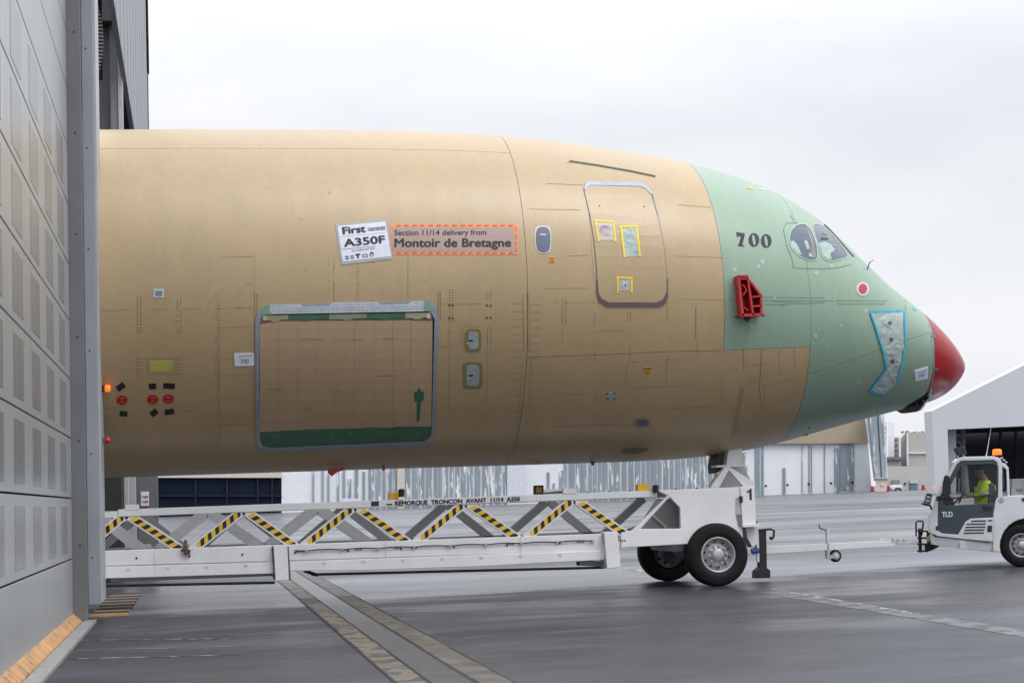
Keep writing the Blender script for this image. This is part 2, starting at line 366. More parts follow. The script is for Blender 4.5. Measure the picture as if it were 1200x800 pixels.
# end post of the door
MB().box(XW-.13, -1.655, 27.87, 28.15, .015, 13.5).build('door_post', POST, dg, bevel=.008)
MB().box(-1.652, -1.470, 28.1, 29.3, .27, 13.5).build('post_housing', POSTL, dg, bevel=.01)
MB().box(-1.468, -1.44, 28.25, 29.25, .30, 13.5).build('housing_edge', POSTLIT, dg)  # housing side face, its brightly lit look put into the colour
for k in range(8):
    MB().tube([(-1.75, 27.875, 1.2+k*1.62), (-1.75, 27.86, 1.2+k*1.62)], .014, 8).build('bolt', BLK, dg)
    MB().tube([(-1.58, 28.105, 1.0+k*1.62), (-1.58, 28.09, 1.0+k*1.62)], .012, 8).build('bolt', BLK, dg)
ORG = mat('orange_seal', (.46, .26, .125), .7, var=.3, vs=3, wear=(.20, .12, .07), wt=.58, ws=5)
sl = MB().prism([(XW, Y0, .0), (XW+.15, Y0, .0), (XW+.13, Y0, .05), (XW, Y0, .165)], (0, Y1-Y0, 0)).build('floor_seal', ORG, dg, bevel=.003)
MB().box(XW+.16, XW+.34, Y0, 28.1, .003, .045).build('floor_rail', mat('floor_rail_grey', (.30, .30, .30), .5, var=.2, vs=5), dg)
# striped floor plates in the door track
tr = empty('track_cover', (-1.3, 30, 0), 'black and orange striped cover plates on the floor at the foot of the grey post', 'track cover')
for k in range(7):
    y = 29.4 + k*1.05
    MB().box(-1.70, -1.10, y, y+.36, .004, .035).build('striped_plate', mat('plate_orange', (.40, .25, .11), .6, var=.25, vs=5), tr)
    MB().box(-1.70, -1.12, y+.37, y+1.04, .004, .033).build('dark_plate', INT, tr)
# hall facade behind: column, header, far leaf
hf = empty('hangar_facade', (-2, 50, 0), 'grey metal front of the near hangar rising above the fuselage at the left', 'hangar')
MB().box(-1.62, -1.50, 30.2, 67.5, 12.55, 30).build('header_wall', FACM, hf)
MB().box(-2.2, -1.47, 67.52, 68.1, 0, 30).build('corner_trim', POST, hf)
MB().box(-1.465, -1.43, 66.9, 68.0, 18.6, 30).build('corner_cap', DARK, hf)
for k in range(1, 16): MB().box(-1.502, -1.494, 31+2.4*k, 31.02+2.4*k, 12.57, 29.9).build('panel_joint', POST, hf)
cx0, cx1, cx2 = at(129, 100, 44).x, at(138, 100, 44).x, at(143.4, 100, 44).x
MB().box(cx0-.5, cx0, 44.2, 44.9, 0, 13.9).build('column_web', mat('column_dark', (.12, .12, .13), .5, var=.1), hf)
MB().box(cx0, cx1, 44, 44.7, 0, 13.9).build('column', mat('column_grey', (.20, .20, .22), .5, var=.1), hf, bevel=.01)
MB().box(cx1+.003, cx2, 43.95, 44.5, 0, 13.9).build('column_flange', mat('column_pale', (.42, .42, .43), .5, var=.12, vs=2), hf, bevel=.01)
MB().box(-1.72, -1.44, 44.75, 45.1, 0, 3.0).build('lower_column', MATS['column_pale'], hf, bevel=.01)
MB().box(-2.7, -1.73, 43.4, 43.6, 0, 3.2).build('dark_hall_sheet', INT, hf)  # near-black sheet added to stand for the dark hall interior
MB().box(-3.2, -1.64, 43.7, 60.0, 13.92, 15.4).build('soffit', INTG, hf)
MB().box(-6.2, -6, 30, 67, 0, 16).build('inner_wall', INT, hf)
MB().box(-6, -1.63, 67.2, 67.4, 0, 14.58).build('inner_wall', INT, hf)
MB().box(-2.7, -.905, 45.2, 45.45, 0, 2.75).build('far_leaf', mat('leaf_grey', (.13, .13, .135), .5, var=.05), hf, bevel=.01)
sg = pbox('notice_sign', [(-1.33, 45.17, 1.80), (-1.13, 45.17, 1.80), (-1.13, 45.17, 2.18), (-1.33, 45.17, 2.18)], (0, .02, 0), PPR, hf)
flat_text('sign_lettering', '1360', (-1.31, 45.16, 2.02), (1, 0, 0), (0, 0, 1), .16, .06, INK, sg, .03)
flat_text('sign_lettering', '1360', (-1.31, 45.16, 1.90), (1, 0, 0), (0, 0, 1), .16, .06, INK, sg, .03)
MB().box(-1.33, -1.13, 45.155, 45.168, 1.81, 1.84).build('sign_stripe', mat('sign_orange', (.7, .2, .08), .5), sg)
# lattice piece seen behind the post, upper left
lt = empty('lattice_bracket', (-1.62, 38, 11.5), 'dark curved lattice grille tucked behind the grey post above the fuselage', 'grille')
for k in range(24):
    z = 11.0+k*.08; wv = .26*math.sin(math.pi*(k+.5)/24)+.04
    lx = at(112, 70, 38).x; MB().box(lx, lx+wv*.55, 38, 38.1, z, z+.035).build('lattice_slat', mat('lattice_grey', (.20, .20, .21), .5), lt)
MB().box(lx, lx+.14, 38.11, 38.16, 11.05, 12.85).build('lattice_back', DARK, lt)
# lamps on the post
def beacon(name, pxy, lens, label, body):
    p = at(pxy[0], pxy[1], 28.9); e = empty(name, p, label, 'warning lamp', 'lamps on the grey post')
    MB().box(-1.44, p.x-.0, 28.82, 28.98, p.z-.05, p.z+.05).build('lamp_base', body, e, bevel=.01)
    MB().lathe((p.x+.0, 28.9, p.z), [(0, .001), (0, .055), (.07, .055), (.085, .04), (.09, .001)], 16, axis='x').build('lens', lens, e, smooth=True)
beacon('warning_beacon', (123, 455), AMB, 'glowing orange beacon on the edge of the grey post beside the red dots', BPL)
beacon('warning_beacon', (123, 516), REDL, 'small blue and red lamp low on the edge of the grey post', mat('blue_plastic', (.03, .10, .22), .5))

# ================================================================== far background across the apron
YF = 450.0
def fpx(x, y, Y=YF): return at(x, y, Y)
def frect(mb, x0, x1, y0, y1, Y, d, mi=0):
    c = at((x0+x1)/2, y1, Y); dv = Vector((c.x/c.y*d, d, 0)) if d > 3 else Vector((0, d, 0))
    return mb.prism([at(x0, y0, Y), at(x1, y0, Y), at(x1, y1, Y), at(x0, y1, Y)], dv, mi=mi)
CLW = mat('cladding_white', (.70, .72, .76), .55, var=.06, vs=.15)
CLG = mat('cladding_grey', (.235, .28, .315), .5, var=.15, vs=.2, stretch=(2.2, 1, .28), wear=(.74, .76, .80), wt=.57, ws=.55)
CLT = mat('cladding_tan', (.36, .29, .21), .6, var=.05, vs=.1)
CREAM = mat('cladding_cream', (.55, .50, .43), .6)
NAVY = mat('hall_opening_dark', (.008, .013, .024), .9, var=.3, vs=.1, spec=.1)
fh = empty('far_hangar', fpx(600, 603), 'wide white hangar with peeling grey stripes across the apron, beneath the fuselage', 'hangar')
mb = MB(); 
P = [fpx(330, 606), fpx(1022, 583), fpx(1012, 440), fpx(330, 440)]
wl = pbox('wall', P, (0, 60, 0), CLW, fh)
pbox('tan_band', [fpx(560, 522, YF-1.2), fpx(1018, 519, YF-1.2), fpx(1010, 470, YF-1.2), fpx(560, 470, YF-1.2)], (0, 1.15, 0), CLT, fh)
op = pbox('door_opening', [fpx(184, 611), fpx(330, 606), fpx(330, 440), fpx(184, 440)], (0, 50, 0), NAVY, fh)
for x in (228, 265, 301, 318): frect(MB(), x, x+2, 440, 606, YF-.6, .5).build('door_mullion', mat('mullion_dark', (.016, .022, .036), .8, spec=.2), op)
frect(MB(), 184, 330, 553, 559.5, YF-1.0, .5).build('lintel', CREAM, fh)
frect(MB(), 184, 330, 580, 581.5, YF-.6, .5).build('door_mullion', MATS['mullion_dark'], op)
pbox('side_wall', [fpx(140, 612), fpx(184, 611), fpx(184, 440), fpx(140, 440)], (0, 60, 0), CLW, fh)
def strip(x0, x1, y0=530, y1=None, m=CLG, d=.35, base=None):
    yb = (603.2-(x0-228)*.0335) if y1 is None else y1
    frect(MB(), x0, x1, y0, yb, YF-d, d-.02).build('cladding_strip', m, fh)
# peeling grey ribs, in the rhythm of the photograph
x = 395
random.seed(3)
while x < 592:
    wd = random.uniform(3.2, 6.5)
    if x < 430: strip(x, x+wd*.6, random.choice([545, 552, 560, 548]), random.choice([None, 590, 582]))
    elif not (464 < x < 474): strip(x, x+wd)
    x += wd+random.uniform(1.5, 2.9)
frect(MB(), 465.5, 474.5, 530, 597, YF-.7, .3).build('cladding_strip', CREAM, fh)
frect(MB(), 594.5, 615, 530, 592, YF-.8, .7).build('pilaster', mat('cladding_pale', (.60, .62, .68), .5), fh)
for x0, y0, wd in ((641, 553, 3.0), (648, 566, 3), (655.5, 551, 4.0), (366, 545, 2.2), (377, 548, 2.4), (384, 556, 2.0)): strip(x0, x0+wd, y0)
x = 661
while x < 872:
    wd = random.choice([3.6, 5.5, 6.6]); strip(x, x+wd); x += wd+random.uniform(1.6, 2.8)
for x0, wd in ((885, 5), (893, 2)): strip(x0, x0+wd, 520)
MB().prism([at(890, 520, YF-.5), at(891.2, 520, YF-.5), at(891.2, 580, YF-.5), at(890, 580, YF-.5)], (0, .3, 0)).build('cladding_strip', mat('cladding_blue', (.36, .46, .54), .5), fh)
for x0, x1, y0, y1 in ((917.5, 920.5, 548, 578), (948, 949, 522, 577), (951, 951.6, 522, 577), (966, 966.8, 522, 577), (978, 984, 525, 577), (984.5, 1001, 520, 574), (940, 940.6, 522, 577)):
    frect(MB(), x0, x1, y0, y1, YF-.35, .3).build('cladding_strip', CLG, fh)
for xx in (380, 399, 499, 522, 546, 572, 689, 714, 738, 765, 792, 817, 897.5, 923, 948, 974, 999):
    yy = 589.5-(xx-380)*.0395
    frect(MB(), xx-1.2, xx+1.2, yy-1.3, yy+1.3, YF-1.6, .4).build('wall_lamp', BLK, fh)
frect(MB(), 638, 668, 573, 576.5, YF-1.5, 1).build('ledge', WHD, fh)
frect(MB(), 498, 510, 583, 587.5, YF-1.5, 1).build('ledge', WHD, fh) if False else None
pbox('footing', [fpx(330, 608, YF-2), fpx(1030, 580.5, YF-2), fpx(1030, 576.3, YF-2), fpx(330, 600.5, YF-2)], (0, 1.2, 0), mat('footing_grey', (.16, .165, .18), .7), fh)
# tapered end pylon with pink booth
py = empty('end_pylon', fpx(1034, 577, 440), 'tall tapering grey pylon with peeling white stripes at the right end of the far hangar', 'pylon')
pbox('pylon_body', [fpx(1024, 563, 440), fpx(1040.5, 562, 440), fpx(1036, 480, 440), fpx(1013.5, 480, 440)], (3.2, 8, 0), CLW, py)
pbox('pylon_strip', [fpx(1025.6, 561, 439), fpx(1032, 561, 439), fpx(1027, 481, 439), fpx(1017.5, 481, 439)], (0, .8, 0), CLG, py)
pbox('pylon_strip', [fpx(1034, 561, 439), fpx(1039.4, 561, 439), fpx(1034.6, 481, 439), fpx(1029, 481, 439)], (0, .8, 0), CLG, py)
bo = empty('booth', fpx(1033, 577, 436), 'small pale pink booth at the foot of the tapered pylon', 'booth')
frect(MB(), 1026, 1040, 560.5, 577, 436, 4).build('booth_wall', mat('booth_pink', (.62, .50, .48), .6), bo)
frect(MB(), 1024.5, 1040.5, 559.3, 560.8, 435.5, 5).build('booth_roof', WHD, bo)
frect(MB(), 1032, 1036, 564.5, 569, 435.8, .15).build('hatch', mat('hatch_pale', (.6, .58, .42), .5), bo)
def hydrant(x, y, label):
    p = fpx(x, y, 430); e = tag(MB().lathe(p, [(0, .001), (0, .6), (.5, .6), (.6, .42), (1.3, .42), (1.6, .2), (1.65, .001)], 10, axis='z').build('fire_hydrant', mat('hydrant_red', (.30, .02, .035), .5), None), label, 'hydrant', 'hydrants along the far buildings')
hydrant(1022.5, 576.5, 'small red hydrant just left of the pink booth')
hydrant(1041.5, 575.8, 'small red hydrant just right of the pink booth')
hydrant(1082, 574.5, 'small red and white post near the blue door of the low building')
# low beige building and blocks to the right
BEI = mat('beige_wall', (.46, .45, .43), .6, var=.04, vs=.1); BEI2 = mat('beige_block', (.41, .40, .375), .6, var=.04, vs=.1)
lb = empty('low_building', fpx(1065, 577, 445), 'low beige building with a blue door right of the pink booth', 'building')
frect(MB(), 1036, 1100, 546, 577.5, 445, 20).build('wall', BEI, lb)
dd = frect(MB(), 1066.5, 1075.3, 562.5, 575, 444.6, .35).build('door', mat('door_blue', (.10, .18, .24), .5, var=.3, vs=.6), lb)
frect(MB(), 1066.5, 1075.3, 562.5, 566, 444.4, .18).build('transom', mat('transom_pale', (.5, .54, .56), .5), dd)
frect(MB(), 1045.5, 1054.5, 562, 575, 444.6, .35).build('doorway', mat('doorway_grey', (.24, .25, .26), .6), lb)
frect(MB(), 1060.3, 1061.9, 565, 567.5, 444.6, .3).build('wall_lamp', BLK, lb)
frect(MB(), 1090, 1093.5, 550, 575, 444.5, .4).build('side_door', mat('side_door_grey', (.17, .17, .16), .6), lb)
vn = empty('parked_van', fpx(1052, 576.5, 436), 'small white vehicle parked in front of the beige building, left of the blue door', 'van')
pbox('van_body', px([(1047, 574.5), (1058, 574.3), (1058, 570.5), (1056.5, 567.6), (1049.5, 567.8), (1047, 571)], 436), (0, 4, 0), CLW, vn, bevel=.15)
frect(MB(), 1049.5, 1056, 571.2, 573, 435.8, .2).build('windscreen', BLK, vn)
for xx in (1049, 1056): MB().lathe(fpx(xx, 574.6, 435.9), [(0, .001), (0, .38), (.3, .38), (.3, .001)], 12).build('wheel', RUB, vn)
bb = empty('block_building', fpx(1078, 546, 520), 'plain beige box building rising behind the low beige building', 'building')
pbox('wall', px([(1063, 577), (1100, 577), (1100, 506.5), (1063, 506.5)], 520), (17, 40, 0), BEI2, bb)
frect(MB(), 1063, 1100, 530, 531.3, 519.4, .5).build('wall_joint', CLW, bb)
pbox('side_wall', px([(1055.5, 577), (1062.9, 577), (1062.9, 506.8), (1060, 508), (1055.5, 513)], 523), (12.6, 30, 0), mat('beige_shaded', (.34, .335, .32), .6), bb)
frect(MB(), 1063, 1064.5, 506.5, 545.5, 519.5, .4).build('corner_strip', CLW, bb)
random.seed(5)
for k in range(9):
    xx = 1057+k*4+random.uniform(-1, 1); frect(MB(), xx, xx+random.uniform(.8, 2.2), 506.8-random.uniform(.8, 2.2), 507.4, 530, 1).build('roof_unit', POST, bb)
ob = empty('annex_building', fpx(1050, 546, 515), 'grey low annex with dark roofline between the pylon and the beige box building', 'building')
frect(MB(), 1036, 1056, 538, 577, 515, 20).build('wall', mat('annex_grey', (.27, .285, .31), .6, var=.15, vs=.1), ob)
frect(MB(), 1036, 1056.5, 535, 538.3, 514, 22).build('roof', POST, ob)
tb = empty('tower_building', fpx(1045, 540, 560), 'narrow white tower with dark windows on its right side behind the grey annex', 'tower')
frect(MB(), 1040.5, 1048, 494.5, 577, 560, 12).build('wall', CLW, tb)
frect(MB(), 1048, 1054, 512, 577, 563, 8).build('side_wall', BEI2, tb)
for k in range(4): frect(MB(), 1049, 1052, 514+k*6.2, 516.6+k*6.2, 562.6, .3).build('window', POST, tb)
tb2 = empty('tower_building', fpx(1035, 540, 600), 'pale slim tower block rising just right of the tapered pylon', 'tower')
frect(MB(), 1031, 1039.5, 494, 577, 600, 12).build('wall', CLW, tb2)
for k in range(7): frect(MB(), 1037, 1038.2, 500+k*5.6, 503+k*5.6, 599.6, .3).build('window', POST, tb2)
# right hangar
YR = 260.0
rh = empty('white_hangar', at(1145, 577, YR), 'pale white gabled hangar with a dark opening behind the tow tractor', 'hangar')
G1 = mat('gable_white', (.50, .52, .55), .55, var=.03, vs=.05)
pbox('gable_wall', px([(1096, 580), (1112.5, 580), (1110.5, 503), (1420, 489), (1420, 318), (1092, 481.5)], YR), (0, 3, 0), G1, rh)
pbox('side_wall', [at(1092, 481.5, YR+3), at(1096, 580, YR+3), at(1096, 580, YR+3)+Vector((31, 60, 0)), at(1092, 481.5, YR+3)+Vector((31, 60, 0))], (.4, 0, 0), G1, rh)
pbox('back_wall', px([(1098, 580), (1420, 570), (1420, 470), (1098, 484)], YR+50), (0, .5, 0), mat('hall_inside', (.028, .032, .042), .7, var=.4, vs=.05), rh)
pbox('inner_ceiling', [at(1100, 499, YR+3.2), at(1420, 486, YR+3.2), at(1420, 486, YR+3.2)+Vector((24, 46, 0)), at(1100, 499, YR+3.2)+Vector((24, 46, 0))], (0, 0, .5), INT, rh)
frect(MB(), 1111, 1120.5, 503, 580, YR+3.2, 1).build('inner_pier', mat('pier_grey', (.36, .375, .40), .6), rh)
frect(MB(), 1127.5, 1131.5, 503, 580, YR+8, .6).build('inner_post', mat('post_mid', (.16, .17, .19), .6), rh)
pbox('inner_brace', px([(1122, 517), (1123.5, 516), (1131, 526), (1130, 527)], YR+7.5), (0, .3, 0), MATS['post_mid'], rh)
for k, yy in enumerate((522, 531, 540)): frect(MB(), 1132, 1420, yy, yy+1.2, YR+40, .4).build('inner_girt', mat('girt_dark', (.05, .055, .065), .7), rh)
for xx in (1158, 1172, 1190, 1230): frect(MB(), xx, xx+2, 500, 580, YR+38, .5).build('inner_post', MATS['girt_dark'], rh)
hl = tag(MB().lathe(at(1094.5, 571, 240), [(0, .001), (0, .18), (.3, .18), (.3, .001)], 10).build('marker_light', emis('marker_orange', (1, .16, .06), .9), None), 'tiny orange lamp low on the corner of the white gabled hangar', 'lamp')
# ================================================================== FUSELAGE SECTION
YC = 31.55; XN = 14.698
KN = [(-6.5, 8.45, 2.30, 3.05, 5.4), (-1.7, 8.455, 2.30, 3.05, 5.4), (0.3, 8.47, 2.30, 3.05, 5.4), (2.3, 8.471, 2.30, 3.05, 5.4), (3.8, 8.452, 2.30, 3.05, 5.4),
      (5.1, 8.406, 2.297, 3.05, 5.4), (6.3, 8.301, 2.293, 3.044, 5.393), (7.5, 8.142, 2.292, 2.985, 5.341), (8.7, 7.955, 2.305, 2.858, 5.235), (9.8, 7.70, 2.382, 2.673, 5.091),
      (10.8, 7.33, 2.544, 2.438, 4.922), (11.6, 6.84, 2.728, 2.194, 4.761), (12.3, 6.17, 2.893, 1.932, 4.60), (12.9, 5.60, 3.025, 1.658, 4.448), (13.4, 5.23, 3.13, 1.383, 4.311),
      (13.8, 4.93, 3.215, 1.119, 4.195), (14.15, 4.62, 3.335, .836, 4.089), (14.4, 4.35, 3.49, .58, 4.01), (14.57, 4.14, 3.67, .36, 3.94), (14.66, 4.02, 3.80, .19, 3.915), (14.698, 3.91, 3.91, .0, 3.91)]
US = [math.sqrt(max(0, XN-k[0])) for k in KN][::-1]; KR = KN[::-1]
def pchip(xs, ys):
    n = len(xs); h = [xs[i+1]-xs[i] for i in range(n-1)]; d = [(ys[i+1]-ys[i])/h[i] for i in range(n-1)]; m = [0]*n
    m[0] = d[0]; m[-1] = d[-1]
    for i in range(1, n-1):
        if d[i-1]*d[i] > 0: w1 = 2*h[i]+h[i-1]; w2 = h[i]+2*h[i-1]; m[i] = (w1+w2)/(w1/d[i-1]+w2/d[i])
    def f(x):
        x = min(max(x, xs[0]), xs[-1]); i = 0
        while i < n-2 and x > xs[i+1]: i += 1
        t = (x-xs[i])/h[i]; return ((1+2*t)*ys[i]+t*h[i]*m[i])*(1-t)**2 + (ys[i+1]*(3-2*t)-h[i]*m[i+1]*(1-t))*t*t
    return f
FT, FB, FW_, FM = [pchip(US, [k[j] for k in KR]) for j in (1, 2, 3, 4)]
def surf(X, ph, off=0.0):
    u = math.sqrt(max(0, XN-X)); T, B, W, M = FT(u), FB(u), FW_(u), FM(u); M = min(max(M, B+.1*(T-B)), T-.1*(T-B)) if T-B > 1e-4 else M
    c, s = math.cos(ph), math.sin(ph); h = (T-M) if s > 0 else (M-B)
    p = Vector((X, YC-W*c, M+h*s))
    if off:
        e = 1e-3; q = surf(X-.01, ph); r_ = surf(X, ph+e); nn = (p-q).cross(r_-p)
        ax = Vector((0, YC-p.y, M-p.z))
        if nn.length > 1e-12:
            nn.normalize()
            if nn.dot(ax) > 0: nn = -nn
            p = p + nn*off
    return p
# analytic hull used to lay every marking on the curved skin
gu = [math.sqrt(21)*(1-i/260) for i in range(261)]; hv = []; hf_ = []
NP = 360
for u in gu:
    X = XN-u*u
    for k in range(NP): hv.append(surf(X, 2*math.pi*k/NP))
for i in range(260):
    for k in range(NP):
        k2 = (k+1) % NP; hf_.append((i*NP+k, i*NP+k2, (i+1)*NP+k2, (i+1)*NP+k))
BVH = BVHTree.FromPolygons(hv, hf_)
def hit(x, y):
    d = ray(x, y).normalized(); loc, nrm, idx, dist = BVH.ray_cast(C0, d)
    k = 0
    while loc is None and k < 40:      # just off the silhouette: step back onto the skin
        k += 1; x += (900-x)*.002; y += .6 if y < 400 else -.6
        d = ray(x, y).normalized(); loc, nrm, idx, dist = BVH.ray_cast(C0, d)
    if nrm.dot(d) > 0: nrm = -nrm
    return loc, nrm
def phx(x, y):      # (X, phi) of the skin point seen at a pixel
    p, _ = hit(x, y); u = math.sqrt(max(0, XN-p.x)); T, B, W, M = FT(u), FB(u), FW_(u), FM(u)
    M = min(max(M, B+.1*(T-B)), T-.1*(T-B))
    c = (YC-p.y)/max(W, 1e-6); s = (p.z-M)/((T-M) if p.z > M else (M-B)); return p.x, math.atan2(s, c)
fz = empty('aircraft_fuselage', (4, YC, 0), 'tan and green aircraft nose section with a red nose cone on a white trailer', 'fuselage')
fz.location = (4, YC, 2.3)
def patch(name, X0, X1, fa, fb, m, parent=fz, nph=48, gap=.0045, depth=.009, rad=False):
    u0 = math.sqrt(max(0, XN-X0-gap)); u1 = math.sqrt(max(0, XN-X1+gap)) if X1 < XN else 0.012
    n = max(6, int((u0-u1)/.045)); vs = []; fs = []
    for i in range(n+1):
        X = XN-(u0+(u1-u0)*i/n)**2; u = math.sqrt(max(0, XN-X)); g = gap/max(.4, FW_(u))
        a = fa(X)+g; b = fb(X)-g
        for k in range(nph+1): vs.append(surf(X, a+(b-a)*k/nph))
    st = nph+1
    for i in range(n):
        for k in range(nph): fs.append((i*st+k, i*st+k+1, (i+1)*st+k+1, (i+1)*st+k))
    o = obj(name, vs, fs, m, parent, smooth=True, flip=True)
    # orient outward
    bm = bmesh.new(); bm.from_mesh(o.data); bmesh.ops.recalc_face_normals(bm, faces=bm.faces)
    ctr = Vector((0, YC, 5.2)); s = 0; off = wloc(o)
    for f in list(bm.faces)[::7]:
        c = f.calc_center_median()+off; s += f.normal.dot(Vector((0, c.y-YC, c.z-4.8)))
    if s < 0: bmesh.ops.reverse_faces(bm, faces=bm.faces)
    bm.to_mesh(o.data); bm.free()
    md = o.modifiers.new('plate', 'SOLIDIFY'); md.thickness = depth; md.offset = -1
    es = o.modifiers.new('sharp_rim', 'EDGE_SPLIT'); es.split_angle = R(45)
    return o
def const(v): return lambda X: v
def curve_phi(pts):
    q = sorted(phx(*p) for p in pts)
    def f(X):
        if X <= q[0][0]: return q[0][1]
        for a, b in zip(q, q[1:]):
            if X <= b[0]: return a[1]+(b[1]-a[1])*(X-a[0])/(b[0]-a[0])
        return q[-1][1]
    return f
PI = math.pi
xs1 = phx(618, 400)[0]; xg = phx(848.5, 400)[0]; xn_ = phx(948.5, 420)[0]; xr = phx(1094, 430)[0]; xw = phx(947, 350)[0]
ph_crown = phx(300, 174)[1]; ph_belly = phx(300, 546)[1]; ph_crown2 = phx(598, 180)[1]
mid_ = curve_phi([(618, 418.5), (700, 416), (849, 410.5), (948, 406.5)])
nose_ = curve_phi([(950, 438), (980, 427.6), (1010, 417.4), (1040, 407), (1060, 400), (1078, 393.6), (1090, 389.5)])
LEFTX = -6.4
liner = []
# inner dark hull under the joints
vs = []; fs = []
for i, u in enumerate(gu[:-2]):
    X = XN-u*u
    for k in range(0, NP, 4): vs.append(surf(X, 2*PI*k/NP, -.012))
n4 = NP//4
for i in range(len(gu)-3):
    for k in range(n4): k2 = (k+1) % n4; fs.append((i*n4+k, i*n4+k2, (i+1)*n4+k2, (i+1)*n4+k))
obj('inner_hull', vs, fs, mat('joint_brown', (.10, .08, .058), .8), fz, smooth=True)
patch('skin_panel', LEFTX, xs1, const(ph_belly), const(ph_crown), TAN, nph=70)
patch('skin_panel', LEFTX, xs1, const(ph_crown), const(PI-ph_crown), TAN, nph=30)
patch('skin_panel', LEFTX, xs1, const(PI-ph_crown), const(2*PI+ph_belly), TAN, nph=60)
patch('skin_panel', xs1, xg, mid_, lambda X: PI-mid_(X), TAN, nph=90)
patch('skin_panel', xs1, xn_, lambda X: -PI-mid_(X), mid_, TAN, nph=90)
patch('green_skin_panel', xg, xn_, mid_, lambda X: PI-mid_(X), GRN, nph=90, gap=.003)
patch('green_nose_panel', xn_, xr, nose_, lambda X: PI-nose_(X), GRN, nph=90)
patch('green_nose_panel', xn_, xr, lambda X: -PI-nose_(X), nose_, GRN, nph=90)
patch('nose_cone', xr, XN, const(-PI), const(PI), RED, nph=96, gap=.004)
def grid_bmesh(outer, holes, step):
    loops = [[Vector((p[0], p[1], 0)) for p in outer]] + [[Vector((p[0], p[1], 0)) for p in h] for h in holes]
    allp = [p for lp in loops for p in lp]; bm = bmesh.new(); bv = [bm.verts.new(p) for p in allp]
    for t in tessellate_polygon(loops):
        try: bm.faces.new([bv[i] for i in t])
        except ValueError: pass
    cut2d(bm, step); return bm
def cut2d(bm, step):
    xs = [v.co.x for v in bm.verts]; ys = [v.co.y for v in bm.verts]
    for ax, lo, hi in ((0, min(xs), max(xs)), (1, min(ys), max(ys))):
        t = math.floor(lo/step)*step+step
        while t < hi:
            no_ = Vector((1, 0, 0)) if ax == 0 else Vector((0, 1, 0)); co = no_*t
            bmesh.ops.bisect_plane(bm, geom=list(bm.verts)+list(bm.edges)+list(bm.faces), plane_co=co, plane_no=no_, dist=1e-5); t += step
def drape_bm(name, bm, m, off, parent, thick=0.0):
    vs = []
    for v in bm.verts:
        p, n = hit(v.co.x, v.co.y); vs.append(p+n*off)
    bm.verts.index_update(); fs = [[v.index for v in f.verts] for f in bm.faces]; bm.free()
    # orient to the outside
    if fs:
        s = 0
        for f in fs[:40]:
            a, b, c = vs[f[0]], vs[f[1]], vs[f[2]]; s += (b-a).cross(c-a).dot(C0-a)
        if s < 0: fs = [f[::-1] for f in fs]
    o = obj(name, vs, fs, m, parent, flip=True)
    if thick: md = o.modifiers.new('plate', 'SOLIDIFY'); md.thickness = thick; md.offset = -1
    return o
def drape(name, poly, m, off=.006, parent=fz, holes=(), thick=0.0, step=12):
    return drape_bm(name, grid_bmesh(poly, holes, step), m, off, parent, thick or min(off, .02))
def dline(name, pts, wd, m, off=.004, parent=fz, step=7):
    P = []
    for a, b in zip(pts, pts[1:]):
        a = Vector(a); b = Vector(b); k = max(1, int((b-a).length/step))
        for i in range(k): P.append(a+(b-a)*i/k)
    P.append(Vector(pts[-1])); vs = []; fs = []
    for i, p in enumerate(P):
        t = (P[min(i+1, len(P)-1)]-P[max(i-1, 0)]).normalized(); n2 = Vector((-t.y, t.x))*wd/2
        for s in (1, -1): q, n = hit(p.x+n2.x*s, p.y+n2.y*s); vs.append(q+n*off)
    for i in range(len(P)-1): fs.append((2*i, 2*i+1, 2*i+3, 2*i+2))
    return obj(name, vs, fs, m, parent, flip=True)
def dtext(name, s, ll, ux, uy, m, off=.008, parent=fz, bold=.01, step=20):
    vs, fs = textmesh(s, 1, 0)
    if bold: vs, fs = embolden(vs, fs, bold)
    x0 = min(v.x for v in vs); x1 = max(v.x for v in vs); y0 = min(v.y for v in vs); y1 = max(v.y for v in vs)
    out = []
    for v in vs:
        a = (v.x-x0)/(x1-x0); b = (v.y-y0)/(y1-y0); q, n = hit(ll[0]+ux[0]*a+uy[0]*b, ll[1]+ux[1]*a+uy[1]*b); out.append(q+n*(off+v.z))
    return obj(name, out, fs, m, parent, flip=True)
# ---- rivets and fine joints
RV = mat('rivet_dark', (.085, .06, .04), .7); RVF = mat('joint_line_brown', (.285, .205, .115), .7); RVG = mat('joint_line_green', (.10, .19, .14), .7)
riv = []
def rv(x, y, s=.62, m=0): riv.append((x, y, s*1.5, m))
def rrow(x0, y0, x1, y1, sp, s=.5, p=1.0):
    n = max(1, int(math.hypot(x1-x0, y1-y0)/sp))
    for i in range(n+1):
        if random.random() < p: rv(x0+(x1-x0)*i/n, y0+(y1-y0)*i/n, s)
random.seed(11)
for x in (161, 165): rrow(x, 347, x, 372, 3, .45); rrow(x, 376, x+.3, 388, 3.2, .5); rrow(x, 420, x, 440, 3.6, .45)
for x in (208, 212): rrow(x, 345, x, 390, 3.4, .45, .7); rrow(x, 418, x, 438, 4, .45)
for x in (253, 257): rrow(x, 345, x+.5, 520, 4.2, .42, .75)
for x in (298.3, 301): rrow(x, 345, x, 412, 3.1, .5)
for x in (385, 391.5, 418, 438, 478): rrow(x, 300, x, 352, 3.6, .38, .6)
for x in (513.5, 516): rrow(x, 343, x, 374, 3.1, .5)
for x in (527, 530.5): rrow(x, 340, x, 375, 3.1, .45)
for x in (571, 575): rrow(x, 341, x, 350, 3, .4); rrow(x, 384, x, 402, 3.2, .45); rrow(x, 384, x, 420, 3.2, .3, .5)
for (x, y) in ((526.5, 357.5), (530.5, 357.5), (526.5, 372.5), (530.5, 372.5), (570.5, 357.8), (575, 358), (570.5, 372.3), (575, 372.3)): rv(x, y, .95)
